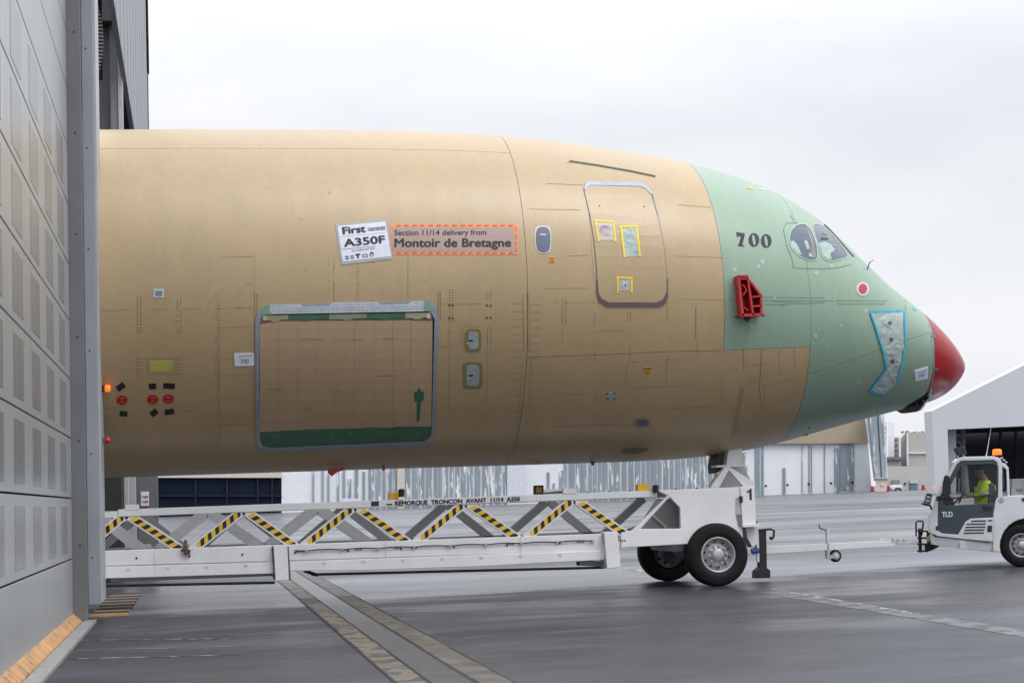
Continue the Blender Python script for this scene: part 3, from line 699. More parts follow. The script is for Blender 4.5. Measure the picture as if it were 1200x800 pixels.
rrow(545, 382.5, 562, 382.8, 2.6, .4); rrow(541.5, 384, 541.5, 410, 3, .4)
rrow(612.5, 345, 614, 410, 2.2, .42); rrow(617.6, 345, 619, 410, 2.2, .42); rrow(620, 345, 621.5, 412, 3.0, .35); rrow(613, 425, 604, 525, 3.4, .38); rrow(622, 420, 617, 520, 3.4, .38)
for x, y0, y1 in ((659, 350, 378), (663, 350, 378), (697, 368, 378), (735.5, 366, 375), (739, 366, 375), (781.5, 352, 375), (815.5, 360, 395), (697, 412, 424), (738, 405, 424), (781, 418, 435), (817, 400, 414)): rrow(x, y0, x, y1, 2.8, .42)
rrow(665, 355, 700, 355.5, 4, .35); rrow(640, 353.5, 850, 356, 5.5, .3, .6)
rrow(871, 411, 871.5, 432, 2.6, .5); rrow(892.5, 410, 890, 455, 2.5, .55); rrow(890, 455, 893, 482, 2.4, .5); rrow(895, 450, 896, 480, 3, .45); rrow(913, 410, 913, 438, 3, .45); rrow(931, 408, 931, 430, 3, .45)
rrow(868, 455, 858, 512, 2.6, .55); rrow(871, 455, 861, 508, 2.6, .5); rrow(846, 448, 845.5, 470, 3.4, .4); rrow(948 - 3, 412, 943, 500, 4, .32, .8); rrow(868, 452, 938, 430, 4, .35, .8); rrow(878, 446, 936, 423, 4, .35, .8)
rrow(738, 424, 748, 424, 3, .4); rrow(782, 421, 796, 421, 3, .4)
for y in range(356, 512, 9):
    rrow(602, y, 611, y, 2.1, .33); rrow(623-(y-356)*.02, y+1, 633-(y-356)*.02, y+1, 2.1, .33)
for x0, y0, x1, y1 in ((258, 361.5, 296, 361), (258, 384, 296, 383), (260, 439.5, 296, 438.5), (258, 466, 296, 464), (260, 413, 273, 413)): rrow(x0, y0, x1, y1, 3, .33)
# around the yellow rectangle and hatches
rrow(176, 420, 202, 420, 4, .45); rrow(176, 438.5, 202, 438.5, 4, .45); rrow(173, 421, 173, 438, 4, .45); rrow(205, 421, 205, 438, 4, .45)
rrow(688, 221, 696, 330, 2.6, .34); rrow(704, 352.5, 776, 353, 3.0, .42); rrow(760, 224, 778, 335, 2.6, .34); rrow(695, 219.8, 755, 221.5, 2.8, .35)
vs = []; fs = []
for (x, y, s, m) in riv:
    p, n = hit(x, y); a = n.cross(Vector((0, 0, 1))).normalized(); b = n.cross(a); r_ = s/68.0; k = len(vs)
    for q in range(6): an = PI*q/3; vs.append(p+n*.0035+(a*math.cos(an)+b*math.sin(an))*r_)
    fs.append(tuple(range(k, k+6)))
obj('rivet_row', vs, fs, RV, fz, kind='stuff', flip=True)
for pts in (((118, 364), (152, 363)), ((215, 361.5), (245, 361)), ((178, 362.5), (195, 362)), ((260, 301.5), (297, 300.5)), ((298, 297), (298, 345)), ((255, 350), (257, 520)), ((118, 478), (146, 477.5)), ((212, 481.5), (232, 481)),
            ((258, 489), (296, 487)), ((258, 498), (296, 497)), ((420, 296), (420, 350)), ((391, 308), (391, 352)), ((478, 303), (478, 350)), ((527, 376), (525, 490)), ((571, 404), (570, 500)), ((516, 356.5), (566, 356)), ((516, 406.5), (530, 406)),
            ((659, 385), (659, 402)), ((664, 462), (694, 461)), ((653, 470), (651, 485)), ((698, 455), (697, 472)), ((735, 425), (734, 455)), ((738, 454.5), (776, 452.5)), ((780, 452.5), (814, 450.5)), ((781, 440), (780, 455)), ((778, 480), (845, 475)), ((872, 429), (900, 426)), ((640, 338), (690, 337.5)),
            ((815, 360), (815, 395)), ((698, 388), (730, 387)), ((663, 300), (690, 299)), ((260, 420), (294, 419)), ((212, 301), (215, 301)), ((790, 300), (848, 302)), ((795, 240), (833, 243)), ((620, 245), (680, 246)), ((640, 215), (683, 217)), ((800, 350), (849, 352)), ((893, 454), (935, 443)), ((650, 500), (760, 496))):
    dline('skin_joint', pts, .5, RVF, .003)
# extra seams on the green nose
dline('skin_joint', [(1060.5, 352), (1061.5, 380), (1060.5, 402)], .7, RVG, .004)
dline('skin_joint', [(926, 252), (930, 259)], .8, RVG, .004)
for y0, x0, x1 in ((348.2, 890, 965), (351.8, 855, 1040), (353.6, 905, 965), (356.5, 895, 920)):
    dline('skin_joint', [(x0, y0), (x1, y0+.8)], .5, RVG, .004)
for pts in (((915, 355), (966, 353), (966, 355), (915, 356.5)), ((980, 355), (1038, 354.5), (1036, 357), (985, 356.5))): drape('stain', pts, mat('stain_green', (.17, .29, .22), .6), .0045)
dline('window_joint', [(934, 261), (921.5, 261.7), (918, 269.5), (922, 289), (927.7, 302), (929.6, 314), (962, 315.2), (983, 313.4), (998, 310)], .8, RVG, .004)
# paint smears on the green primer
GL = mat('primer_smear', (.33, .45, .38), .5, var=.1)
random.seed(21)
for k in range(26):
    x = random.uniform(855, 1060); y = random.uniform(300, 470)
    if y > 400 and x < 952: continue
    if y > 482-(x-950)*.25 or y < 200+(x-850)*.72+20: continue
    s = random.uniform(1.2, 3.2); drape('primer_smear', smoothpoly([(x-s, y-s*.7), (x+s*random.uniform(.4, 1), y-s), (x+s, y+s*random.uniform(.4, 1.4)), (x-s*.6, y+s)], 1), GL, .003)
TS1 = mat('tan_smear_light', (.45, .345, .215), .45, var=.1); TS2 = mat('tan_smear_dark', (.345, .25, .14), .5, var=.1)
random.seed(33)
for k in range(70):
    x = random.uniform(130, 930); y = random.uniform(190, 520)
    if (295 < x < 520 and 345 < y < 532) or (385 < x < 612 and 252 < y < 315) or (680 < x < 790 and 205 < y < 365) or (x > 818 and y < 412) or (125 < x < 210 and 415 < y < 495) or (538 < x < 570 and 380 < y < 460): continue
    if random.random() < .5: dline('scuff', [(x, y), (x+random.uniform(2, 9), y+random.uniform(-.8, .8))], random.uniform(.5, 1.1), random.choice([TS1, TS2]), .0028)
    else:
        sx_ = random.uniform(.8, 2.4); drape('sealant_dab', smoothpoly([(x-sx_, y-sx_*.6), (x+sx_*.6, y-sx_), (x+sx_, y+sx_*.5), (x-sx_*.5, y+sx_)], 1), random.choice([TS1, TS2]), .0028)
for (x0, y0, x1, y1) in ((118, 441, 250, 498), (622, 300, 660, 345), (790, 262, 846, 300), (215, 310, 252, 358)):
    pass
# ---- top and belly oddments
AB = mat('antenna_white', (.6, .6, .62), .4)
a0 = hit(262, 153.5)[0]
pbox('roof_fitting', [(a0.x-.09, a0.y+1.0, 8.375), (a0.x+.10, a0.y+1.0, 8.375), (a0.x+.02, a0.y+1.0, 8.465), (a0.x-.09, a0.y+1.0, 8.485)], (0, .10, 0), AB, fz)
pbox('roof_fitting', [(a0.x+.10, a0.y+1.0, 8.375), (a0.x+.38, a0.y+1.0, 8.375), (a0.x+.32, a0.y+1.0, 8.420), (a0.x+.2, a0.y+1.0, 8.435)], (0, .10, 0), AB, fz)
dline('rain_gutter', [(667, 189), (700, 194), (740, 201), (768, 207)], 1.5, mat('gutter_dark', (.03, .045, .03), .5), .012)
for pts in (((385, 549), (404, 546.5), (402, 551), (395, 553), (389, 558), (384, 554)),): pbox('remove_flag', px(pts, 30.9), (0, .04, 0), REDF, fz)
pbox('belly_fitting', px([(448, 546), (451, 545), (451, 551), (448.5, 551.5)], 31), (0, .05, 0), REDF, fz)
pbox('belly_fitting', px([(692, 540), (697, 540), (696, 545), (694, 545)], 31), (0, .05, 0), BLK, fz)
# belly fairing step below the tan lower skin
dline('belly_joint', [(948.6, 500), (946, 509), (941, 514)], 1.8, DARK, .01)
# ---- banner and delivery label
ORD = mat('orange_dash', (.42, .10, .04), .5)
bn = drape('banner', [(457, 262.5), (606, 262.8), (607.3, 298.3), (461, 298.6)], ORT, .006)
drape('banner_panel', [(459, 266), (602.5, 266.8), (604, 294.4), (461, 294.6)], PNK, .009, bn)
x = 464
while x < 600:
    dline('banner_dash', [(x, 264.6), (x+5.5, 264.2)], 1.1, ORD, .011, bn); dline('banner_dash', [(x, 296.7), (x+5.5, 296.3)], 1.1, ORD, .011, bn); x += 9.4
for y in (266, 274.5, 283, 290.5): dline('banner_dash', [(604.3, y), (605, y+5)], 1.1, ORD, .011, bn)
dtext('lettering', 'Section 11/14 delivery from', (462, 278.0), (108, -.6), (0, -8.2), INK, .012, bn, .016)
dtext('lettering', 'Montoir de Bretagne', (462, 293.0), (137, -.3), (0, -13.4), INK, .012, bn, .036)
lab = drape('delivery_label', [(393, 263), (453, 257.5), (459.5, 303.5), (400, 310.5)], mat('label_backing', (.36, .37, .40), .5), .010)
drape('label_sheet', [(395.5, 265.5), (451.5, 260), (458.5, 300.6), (401.5, 307)], PPR, .014, lab)
dtext('lettering', 'First', (401.6, 275.4), (27.4, -2.9), (-1.3, -8.6), INK, .018, lab, .045)
dtext('lettering', 'A350F', (403.2, 289.8), (48.8, -4.6), (-1.2, -9.2), INK, .018, lab, .035)
dtext('small_lettering', 'Assembled with care', (412, 295.2), (27, -3.2), (-.25, -2.0), INK, .018, lab, .0)
random.seed(4); x = 431.0
while x < 451:
    wd = random.choice([.35, .5, .8]); dline('barcode_bar', [(x, 267.4-(x-431)*.09), (x+.5, 271.4-(x-431)*.09)], wd, INK, .018, lab); x += wd+random.choice([.45, .6])
dline('label_rule', [(400, 292.6), (440, 288.9)], .35, INK, .018, lab); dline('label_rule', [(398.5, 277.6), (451, 272.8)], .3, mat('rule_grey', (.4, .4, .45), .6), .018, lab)
# pictogram row (plain shapes)
def pic(name, P, h=()): drape(name, P, INK, .018, lab, h)
pic('pictogram', [(404.5, 300.5), (408, 300), (408.7, 304), (405.2, 304.4)], [[(405.4, 301.4), (407.4, 301.1), (407.8, 303.2), (405.9, 303.5)]])
pic('pictogram', [(410.5, 299.8), (413.8, 299.4), (414.4, 303.2), (411.2, 303.6)], [[(411.3, 300.7), (413.2, 300.5), (413.5, 302.5), (411.8, 302.7)]])
pic('pictogram', [(416.3, 298), (422, 297.3), (422.1, 299), (420.2, 299.3), (420.5, 302.6), (418.6, 302.8), (418.3, 299.5), (416.5, 299.7)])
pic('pictogram', [(424.5, 298.4), (430.3, 297.7), (430.8, 301.4), (425, 302)], [[(425.3, 299), (429.7, 298.5), (430, 300.8), (425.7, 301.3)]])
pic('pictogram', ell(435.5, 298.2, 2.4, 2.7, 14), [ell(435.5, 298.9, 1.5, 1.5, 10)])
# ---- cargo door
cg = drape('cargo_door', [(299, 382), (301, 368), (308, 359), (318, 357), (504, 353), (511, 361), (514, 374), (511.5, 440), (509.6, 510), (506, 517), (499, 521.3), (313, 528.5), (305, 525.5), (300.5, 518), (299.3, 450)], SIL, .022,
           holes=[[(304, 380), (305.5, 373), (309.5, 369), (320, 368.2), (502, 364.8), (506, 367.5), (509, 374), (507.5, 440), (505.3, 507), (502, 513), (496, 516.4), (316, 524), (308, 521.5), (304.6, 514), (303.7, 450)]], thick=.03)
drape('door_gap', [(303.5, 379), (305.5, 372), (309.5, 368.5), (320, 367.8), (503, 364.3), (507, 367.5), (509.5, 374), (508, 440), (505.8, 508), (502.3, 513.8), (496, 517), (316, 524.6), (308, 522), (304, 514), (303.2, 450)], DARK, .003, cg)
drape('door_backing', [(304.4, 371), (507, 368), (504, 506), (496, 513), (316, 520), (305.5, 512)], mat('plank_gap', (.17, .115, .075), .7), .0055, cg)
jx = [304.2, 326, 349, 371.4, 393.6, 415.3, 438, 460, 481, 507.0]
for a, b in zip(jx, jx[1:]):
    t0 = 376.5 if a > 305 else 380; bo_ = lambda x: 505.3-(x-304)*.031
    P = [(a+.12, t0-(a-304)*.006), (b-.12, 376-(b-304)*.006), (b-.12 - (0.5 if b > 500 else 0), bo_(b)), (a+.12, bo_(a))]
    if b > 500: P = [(a+.12, 375.6), (b-.2, 376), (b-.6, 440), (b-1.6, bo_(b)), (a+.12, bo_(a))]
    drape('door_plank', P, TAN2, .011 + (.001 if int(a) % 2 else 0), cg, thick=.009)
drape('lower_band', [(304.6, 505.4), (328, 504.6), (330, 503.4), (354, 503.2), (356, 502.4), (428, 500.8), (430, 500.0), (460, 500.3), (464, 499.2), (504.8, 498.6), (504.4, 508), (501.4, 512.6), (495.5, 515.6), (316, 523.2), (308.5, 520.8), (305, 514)], DGRN, .0135, cg, thick=.01)
for x, y in ((322, 510.5), (389, 508.6), (411, 507.6), (491, 505.2)): drape('bolt_head', ell(x, y, .6, .6, 6), SILB, .017, cg)
drape('hinge_plate', [(316, 357.2), (352, 356.2), (354.5, 359.4), (385, 358.3), (389.5, 354.4), (441, 353.4), (446, 357.2), (478, 356), (482.5, 352.6), (496, 352.2), (496.2, 364.6), (316, 367.6)], SILB, .032, cg, thick=.012)
dline('hinge_edge', [(317, 366.2), (495, 363.2)], 2.0, mat('bright_edge', (.68, .70, .74), .4), .0335, cg)
drape('hinge_corner', [(307, 360), (310, 358), (316, 357.2), (316, 367.6), (305.8, 369.2)], MGRN, .031, cg)
drape('hinge_corner', [(496, 352.4), (503.5, 352.2), (507, 363.8), (496.2, 364.8)], MGRN, .031, cg)
for (x0, x1, m) in ((307.5, 338, 'o'), (338.4, 385, 'g'), (385.4, 429.6, 'm'), (430, 474.6, 'g'), (475, 504, 'o')):
    mm = {'o': mat('olive_primer', (.33, .33, .20), .5), 'g': DGRN, 'm': mat('grey_green_primer', (.22, .27, .19), .5)}[m]
    y0 = 369.4-(x0-304)*.0165; y1 = 369.4-(x1-304)*.0165; c = (x0+x1)/2
    drape('hinge_strip', [(x0, y0), (x1, y1), (x1, y1+5.2), (c+6, y1+5.6), (c+4, y1+7.5), (c-4, y1+7.8), (c-6, y0+5.9), (x0, y0+6.2)], mm, .018, cg, thick=.006)
vs = []; fs = []
def hole_dot(x, y, r_, off=.0345):
    p, n = hit(x, y); a = n.cross(Vector((0, 0, 1))).normalized(); b = n.cross(a); k = len(vs)
    for q in range(6): vs.append(p+n*off+(a*math.cos(PI*q/3)+b*math.sin(PI*q/3))*r_/68)
    fs.append(tuple(range(k, k+6)))
x = 317.5
while x < 496:
    yb = 366.9-(x-316)*.0167; hole_dot(x, yb-1.3, .72); hole_dot(x+1.4, yb-4.0, .36); hole_dot(x, yb-5.6, .36)
    if x < 350 or 392 < x < 440 or x > 484: hole_dot(x, yb-8.6, .38)
    x += 3.05
y = 384
while y < 515: hole_dot(301.3, y, .5, .024); hole_dot(511.6-(y-384)*.018, y, .42, .024); y += 10.5
y = 378
while y < 500: hole_dot(508.3-(y-378)*.024, y, .5, .024); y += 3.4
obj('rivet_hole', vs, fs, BLK, cg, kind='stuff', flip=True)
drape('door_lock_ring', ell(502, 370.2, 2.7, 3.2, 14), mat('olive_pale', (.50, .46, .30), .5), .026, cg)
drape('door_lock_ring', ell(310.5, 372.6, 2.2, 2.6, 14), MATS['olive_pale'], .026, cg)
drape('green_patch', [(490, 454), (492, 453.8), (492.8, 457.5), (496.6, 458.5), (496.6, 468), (493.2, 470.5), (491.6, 492), (488, 493.4), (488.5, 471), (485, 468.5), (485, 459.5), (489, 458)], DGRN, .016, cg)
for pts in (((352, 397), (378, 397.5)), ((412, 397.5), (424, 397.5)), ((441, 440), (465, 439.5)), ((313, 455.5), (332, 455.5)), ((352, 479), (366, 479)), ((448, 396), (462, 396))): dline('plank_stain', pts, .9, mat('stain_brown', (.28, .18, .12), .7), .0145, cg)
for x in (413.5, 417.5): 
    pass
# ---- cabin door
cabp = [(683.6, 221), (686, 213.6), (692, 212.6), (752, 214.2), (760.4, 219), (765, 229), (772.8, 260), (779, 293), (782, 328), (782.4, 348.5), (778.6, 356.6), (770.8, 359.4), (711, 359.2), (701.4, 352.8), (698.8, 342), (698.6, 315.5), (695.2, 280), (690, 249.5), (684.2, 225)]
cabi = [(685.0, 224), (687.4, 219.2), (693, 217.8), (750, 219.6), (757, 223), (763, 230), (771.9, 260.6), (778.2, 293.6), (781.3, 328), (781.2, 342), (776.4, 350.6), (768, 354.4), (713, 354.2), (704.4, 349.4), (700, 341), (699.5, 315.5), (696.1, 280), (690.9, 249.5), (685.2, 226)]
cb = drape('cabin_door', cabp, mat('door_edge_blue', (.12, .13, .16), .5), .008, holes=[cabi])
drape('door_skin', cabi, TAN, .014, cb, thick=.012)
drape('door_sill_top', [(684, 222), (686.5, 214), (692, 213), (752, 214.7), (760, 219.6), (764.6, 228.4), (762, 228), (756.8, 222.2), (750, 219), (693, 217.6), (688, 219), (685.8, 223.5)], SIL, .018, cb)
drape('door_sill_bottom', [(698.8, 328), (700.4, 328), (701.2, 342), (704.6, 350), (713, 354.8), (768, 355), (776.8, 351), (780.8, 342), (781, 326), (782.3, 326), (782.4, 348.5), (778.6, 356.6), (770.8, 359.4), (711, 359.2), (701.4, 352.8), (698.8, 342)], mat('sill_purple', (.11, .085, .095), .5), .018, cb)
for x, y in ((702.3, 241.5), (754.3, 242.6)): drape('latch_hole', ell(x, y, .9, .9, 8), BLK, .018, cb)
FLM = mat('clear_film', (.44, .40, .36), .25, var=.15, vs=9, bump=.6, bs=20)
drape('film_patch', [(698.5, 259), (717.5, 260.5), (720, 282.5), (700, 282)], FLM, .018, cb)
drape('film_disc', ell(708.5, 270.5, 6.2, 6.2, 20), mat('film_disc_pink', (.45, .30, .33), .3, var=.3, vs=12), .021, cb)
drape('film_disc', [(702.6, 268.6), (705, 265), (709, 264.3), (713, 266), (713.5, 268)], mat('film_purple', (.25, .19, .25), .4), .023, cb)
for P in (((696, 259), (719, 260.6)), ((697, 258), (701.5, 283.5)), ((718.3, 260), (721, 283.5))): dline('tape_strip', P, 2.2, YTP, .024, cb)
drape('film_patch', [(727, 266.5), (745, 265.8), (748.5, 300.5), (731, 301.5)], mat('film_teal', (.34, .42, .38), .25, var=.35, vs=8, bump=.8, bs=16), .018, cb)
for P in (((725, 266.6), (747, 265.4)), ((727.2, 267), (731.6, 302)), ((745.6, 266), (749.6, 300.5))): dline('tape_strip', P, 2.3, YTP, .024, cb)
drape('film_patch', [(724, 326), (739, 326), (739, 340.5), (724.5, 341)], FLM, .018, cb)
drape('keyhole', ell(731.8, 333.2, 2.6, 3.1, 12), SILB, .021, cb); drape('keyhole', ell(732.3, 334, 1, 1.4, 8), BLK, .024, cb)
for P in (((722, 325.2), (741, 325.8)), ((723, 325), (723.4, 343.5)), ((739.8, 325), (740, 343))): dline('tape_strip', P, 2.0, YTP, .024, cb)
# ---- single cabin window
wn = drape('cabin_window', smoothpoly([(627, 268), (631, 265), (641, 265), (645, 268), (646.2, 281), (645, 294), (641, 297), (632, 297), (628, 293), (626.4, 281)], 2), SILB, .008)
drape('window_pane', smoothpoly([(628.2, 269.4), (632, 266), (640.6, 266), (644.4, 270), (645.2, 281), (644, 293), (640.4, 296), (632.6, 296), (629, 292), (627.4, 281)], 2), mat('window_cover_blue', (.11, .135, .18), .3, var=.15, vs=3), .011, wn)
drape('window_sticker', [(633, 274.2), (639.6, 274.6), (639.6, 276), (633, 275.6)], PPR, .014, wn)
# ---- two grey service covers with olive rims
for (x0, y0, x1, y1, a0_, b0_, a1_, b1_, hy, nm) in ((544.6, 385.2, 564, 411.8, 549, 388.2, 560.4, 408.6, 399, 'upper'), (542.4, 424, 565.4, 455.2, 546.8, 427.4, 561.6, 452, 439.6, 'lower')):
    sc_ = drape('service_cover', rrect(x0, y0, x1, y1, 5.5), OLV, .007)
    drape('cover_plate', rrect(a0_, b0_, a1_, b1_, 3.6), mat('cover_grey_blue', (.30, .33, .36), .4), .011, sc_)
    drape('cover_handle', [(549.2, hy-.9), (554.2, hy-1.1), (554.2, hy+.6), (549.2, hy+.8)], BLK, .014, sc_)
    drape('cover_handle', [(546.8, hy+3), (549.2, hy+2.6), (549.2, hy+3.6), (546.8, hy+4)], YTP, .014, sc_)
# ---- decals and plugs
def quad_rot(cx, cy, w_, h_, a): 
    a = R(a); return [(cx+(i*w_/2)*math.cos(a)-(j*h_/2)*math.sin(a), cy+(i*w_/2)*math.sin(a)+(j*h_/2)*math.cos(a)) for i, j in ((-1, -1), (1, -1), (1, 1), (-1, 1))]
DR = mat('red_disc', (.42, .01, .018), .45, var=.15, vs=12)
for cx, cy in ((143, 468.5), (179, 467.8), (197.2, 467.2)):
    d_ = drape('red_disc', ell(cx, cy, 6.6, 5.5, 22), DR, .008); dline('disc_mark', [(cx-3, cy-2.6), (cx+3, cy-2.2)], .8, PNK, .011, d_); dline('disc_mark', [(cx-3.2, cy+3), (cx, cy+1.6), (cx+3.2, cy+3)], .6, PNK, .011, d_)
for cx, cy, w_, h_, a in ((141.5, 453, 10, 7, -35), (178.8, 452.4, 8.5, 6.5, -3), (198.2, 452, 13.6, 6.3, 2), (144.8, 484.4, 9, 5.8, 6), (180.5, 483.3, 8.5, 6.5, -38), (198.6, 482.3, 11, 6, -12)): drape('black_tape', quad_rot(cx, cy, w_, h_, a), BLK, .007)
drape('yellow_green_patch', [(175.5, 423.5), (201.3, 422.3), (201.5, 434.4), (175.8, 435.6)], mat('patch_lime', (.42, .40, .09), .5), .006)
sp_ = drape('static_port', [(180, 338.6), (192, 338.6), (192, 348.6), (180, 348.6)], SILB, .008); drape('port_hole', [(182, 340.8), (190.2, 340.8), (190.2, 346.6), (182, 346.6)], mat('port_blue', (.16, .21, .23), .4), .011, sp_)
pp = drape('paper_note', [(274.2, 414), (297.4, 413.4), (298, 428), (275, 428.8)], PPR, .012); dline('note_rule', [(279, 417.6), (296, 415.8)], .7, mat('note_blue', (.10, .14, .40), .6), .015, pp); dtext('lettering', '700', (282, 425.4), (9.5, -.4), (0, -5), mat('note_violet', (.16, .10, .24), .6), .015, pp, 0)
ol = drape('orange_placard', [(643, 301), (650.4, 301), (650.4, 308.2), (643, 308.2)], mat('placard_orange', (.62, .30, .02), .5), .007); dline('placard_mark', [(644.4, 303), (649, 303)], .9, INK, .01, ol); dline('placard_mark', [(644.4, 306.2), (649, 306.2)], .9, INK, .01, ol)
ol = drape('orange_placard', [(753.6, 430.4), (764, 430.2), (762, 433.4), (761.6, 437.4), (755.4, 437.6), (755, 433.6)], MATS['placard_orange'], .007); dline('placard_mark', [(754.6, 431.8), (762.8, 431.6)], 1.1, INK, .01, ol); dline('placard_mark', [(756, 435.8), (761, 435.6)], 1.1, INK, .01, ol)
cr = drape('silver_fitting', [(710.4, 459.8), (720.6, 459.2), (721, 467.4), (711, 468)], mat('fitting_grey', (.33, .34, .35), .45), .008)
for x, y in ((711.8, 460.8), (719.4, 460.4), (712.2, 466.8), (719.8, 466.4)): drape('fitting_bolt', ell(x, y, 1, 1, 7), BLK, .011, cr)
ht = drape('vent_hatch', rrect(744.4, 489.4, 761, 499.6, 2.4), mat('hatch_rim_olive', (.23, .21, .15), .5), .008); drape('hatch_plate', rrect(747, 491.4, 758.4, 497.6, 1.5), mat('hatch_purple', (.115, .105, .15), .4), .011, ht)
gp = drape('green_smudge', smoothpoly([(728, 526), (738, 524), (758, 523.5), (760, 528), (745, 531.5), (730, 531.5)], 2), mat('olive_green_smudge', (.20, .19, .09), .6), .005)
# ---- 700 in serif numerals
s7 = [(862.8, 272.2), (872.6, 273.6), (872.2, 277), (869.4, 288.4), (865.2, 287.8), (868.4, 277.2), (864.8, 276.4), (863.8, 278.6)]
nb = drape('number_seven', s7, INK, .008); drape('serif', [(864.8, 287), (872.2, 287.9), (872.1, 288.8), (864.9, 288.0)], INK, .009, nb)
for cx, cy in ((883.4, 281.2), (897.8, 282.4)): drape('number_zero', ell(cx, cy, 6.2, 7.9, 24, R(-4)), INK, .008, holes=[ell(cx+.0, cy, 1.9, 6.8, 16, R(-8))])
# ---- cockpit windows
FR = mat('window_surround_green', (.34, .48, .40), .4)
w1 = [(925, 279), (928, 269.5), (934.5, 263.8), (942.6, 263), (948.3, 267), (954, 279), (957, 292), (957.2, 302), (954, 304.6), (946, 304.5), (934.5, 298), (927, 289)]
w2 = [(953.2, 263.8), (957.3, 262.7), (963.8, 265.4), (973.5, 274.4), (985, 287.4), (992, 297), (993, 300), (989.8, 302), (975, 305.6), (970, 305.6), (963.8, 300.4), (959, 287.4), (954.8, 274.4)]
def grow(P, g):
    cx = sum(p[0] for p in P)/len(P); cy = sum(p[1] for p in P)/len(P)
    return [(x+(x-cx)/math.hypot(x-cx, y-cy)*g, y+(y-cy)/math.hypot(x-cx, y-cy)*g) for x, y in P]
for W_ in (w1, w2):
    S_ = smoothpoly(W_, 1)
    cw = drape('cockpit_window', grow(S_, 1.3), FR, .010, holes=[grow(S_, .1)])
    drape('window_gasket', grow(S_, .3), BLK, .004, cw); drape('window_glass', grow(S_, -.4), GLS, .006, cw)
    for P in ({0: [[(926, 283), (930, 282), (935, 288.5), (939.5, 299), (934.5, 297), (927.6, 289)], [(942, 281.8), (946, 282.6), (952, 301.5), (948, 300)]], 1: [[(958.6, 285), (967, 283.4), (973.5, 286.6), (978.4, 293), (972.6, 297), (974.5, 303.5), (970.4, 304.6), (964.4, 299.6), (960.4, 289)]]}[0 if W_ is w1 else 1]):
        drape('inner_blind', P, FILMW, .0075, cw)
    if W_ is w1: drape('window_mullion', [(944, 264.6), (946.5, 265.4), (953.5, 281), (956.2, 302), (952, 303), (950, 284)], mat('mullion_brown', (.22, .20, .19), .5), .009, cw)
dline('wiper_seam', [(965.5, 263.2), (971, 268), (984, 282.5), (994, 294), (1000.5, 301)], 1.1, BLK, .012)
p0, n0 = hit(1016.5, 315.5); MB().tube([p0, p0+Vector((.04, -.02, .12)), p0+Vector((.12, -.02, .17))], [.012, .009, .005], 8).build('probe', BLK, fz)
dd_ = drape('white_ring', ell(1010.8, 338.6, 7.4, 8.2, 24), mat('ring_white', (.55, .55, .55), .5), .008); drape('red_dot', ell(1010.8, 338.6, 5.0, 5.9, 22), mat('dot_red', (.48, .03, .06), .45), .011, dd_)
# ---- taped film on the nose
fl = [(1020, 366), (1058, 365), (1059, 404), (1055.5, 425), (1048.6, 450), (1035.5, 461.5), (1020, 456.5), (1039.5, 432), (1035, 410.7), (1027, 385)]
fm = drape('taped_film', fl, FILM, .012, step=5)
# crumpled relief of the film
for v in fm.data.vertices: v.co += Vector((random.uniform(-.006, .006), random.uniform(-.012, .004), random.uniform(-.006, .006)))
for P in ([(1019, 364.6), (1059.6, 364.2)], [(1019.2, 365), (1026.4, 386), (1034.4, 411), (1038.6, 431.4)], [(1038.8, 431.6), (1019, 457.4)], [(1018.6, 457.2), (1036.4, 463.4)], [(1059.6, 365), (1060.2, 404), (1056.6, 426), (1049.8, 449)]): dline('tape_strip', P, 2.3, BTP, .024, fm)
for x, y in ((1041.5, 379), (1043.4, 397.5), (1045, 423)):
    drape('covered_sensor', smoothpoly([(x-2.6, y-1.2), (x+.5, y-2.8), (x+3, y-.6), (x+1.4, y+2.6), (x-1.6, y+2)], 1), mat('sensor_dark', (.08, .10, .10), .5), .020, fm)
pp = drape('paper_note', [(1071.2, 434), (1087, 429.4), (1087, 443), (1072.4, 446.6)], PPR, .012); dtext('lettering', '700', (1076, 442.2), (7.5, -1.9), (0, -4), MATS['note_violet'], .015, pp, 0); dline('note_rule', [(1075, 436.6), (1085, 433.6)], .6, MATS['note_blue'], .015, pp)
for x, y in ((1092.5, 394), (1096, 432.8)): drape('blue_tab', quad_rot(x+1.2, y, 5, 2.2, 8), mat('tab_blue', (.10, .17, .27), .5), .010)
drape('tape_mark', quad_rot(1071.5, 362, 6, 2.6, 35), BTP, .006)
for q in ([(863, 206), (866.5, 213)], [(889, 221), (899, 223)], [(892, 218), (897, 226)]): dline('tape_mark', q, 1.0, PPR, .006)
drape('tape_mark', quad_rot(879, 220.2, 7, 2.6, 14), mat('mark_orange', (.62, .38, .10), .5), .006)
dline('cone_seam', [(1085.8, 370), (1091, 390), (1094.3, 412), (1094.6, 432), (1092, 450), (1087, 464)], .9, SIL, .006)
# open lip under the nose cone
lipm = DARK
pbox('nose_recess', px([(1058, 473.5), (1062, 479.5), (1068, 482.8), (1075, 482.3), (1083, 476.5), (1089, 462), (1080, 463)], 31.25), (0, .5, 0), mat('recess_dark', (.02, .018, .018), .6), fz, bevel=.02)
drape('nose_recess', [(1061, 476.5), (1070, 471), (1080, 465), (1090, 457.5), (1088.5, 466), (1083, 472.5), (1075, 476.5)], DARK, .006)
dline('recess_edge', [(1091.6, 455), (1089.6, 463), (1086, 470)], 1.8, SILB, .012)
pbox('recess_edge', px([(1087, 461), (1090, 460.5), (1086.5, 470), (1082.5, 477.5), (1079, 481), (1077.5, 480.5), (1082, 474.5), (1085, 468)], 31.2), (0, .6, 0), SILB, fz)
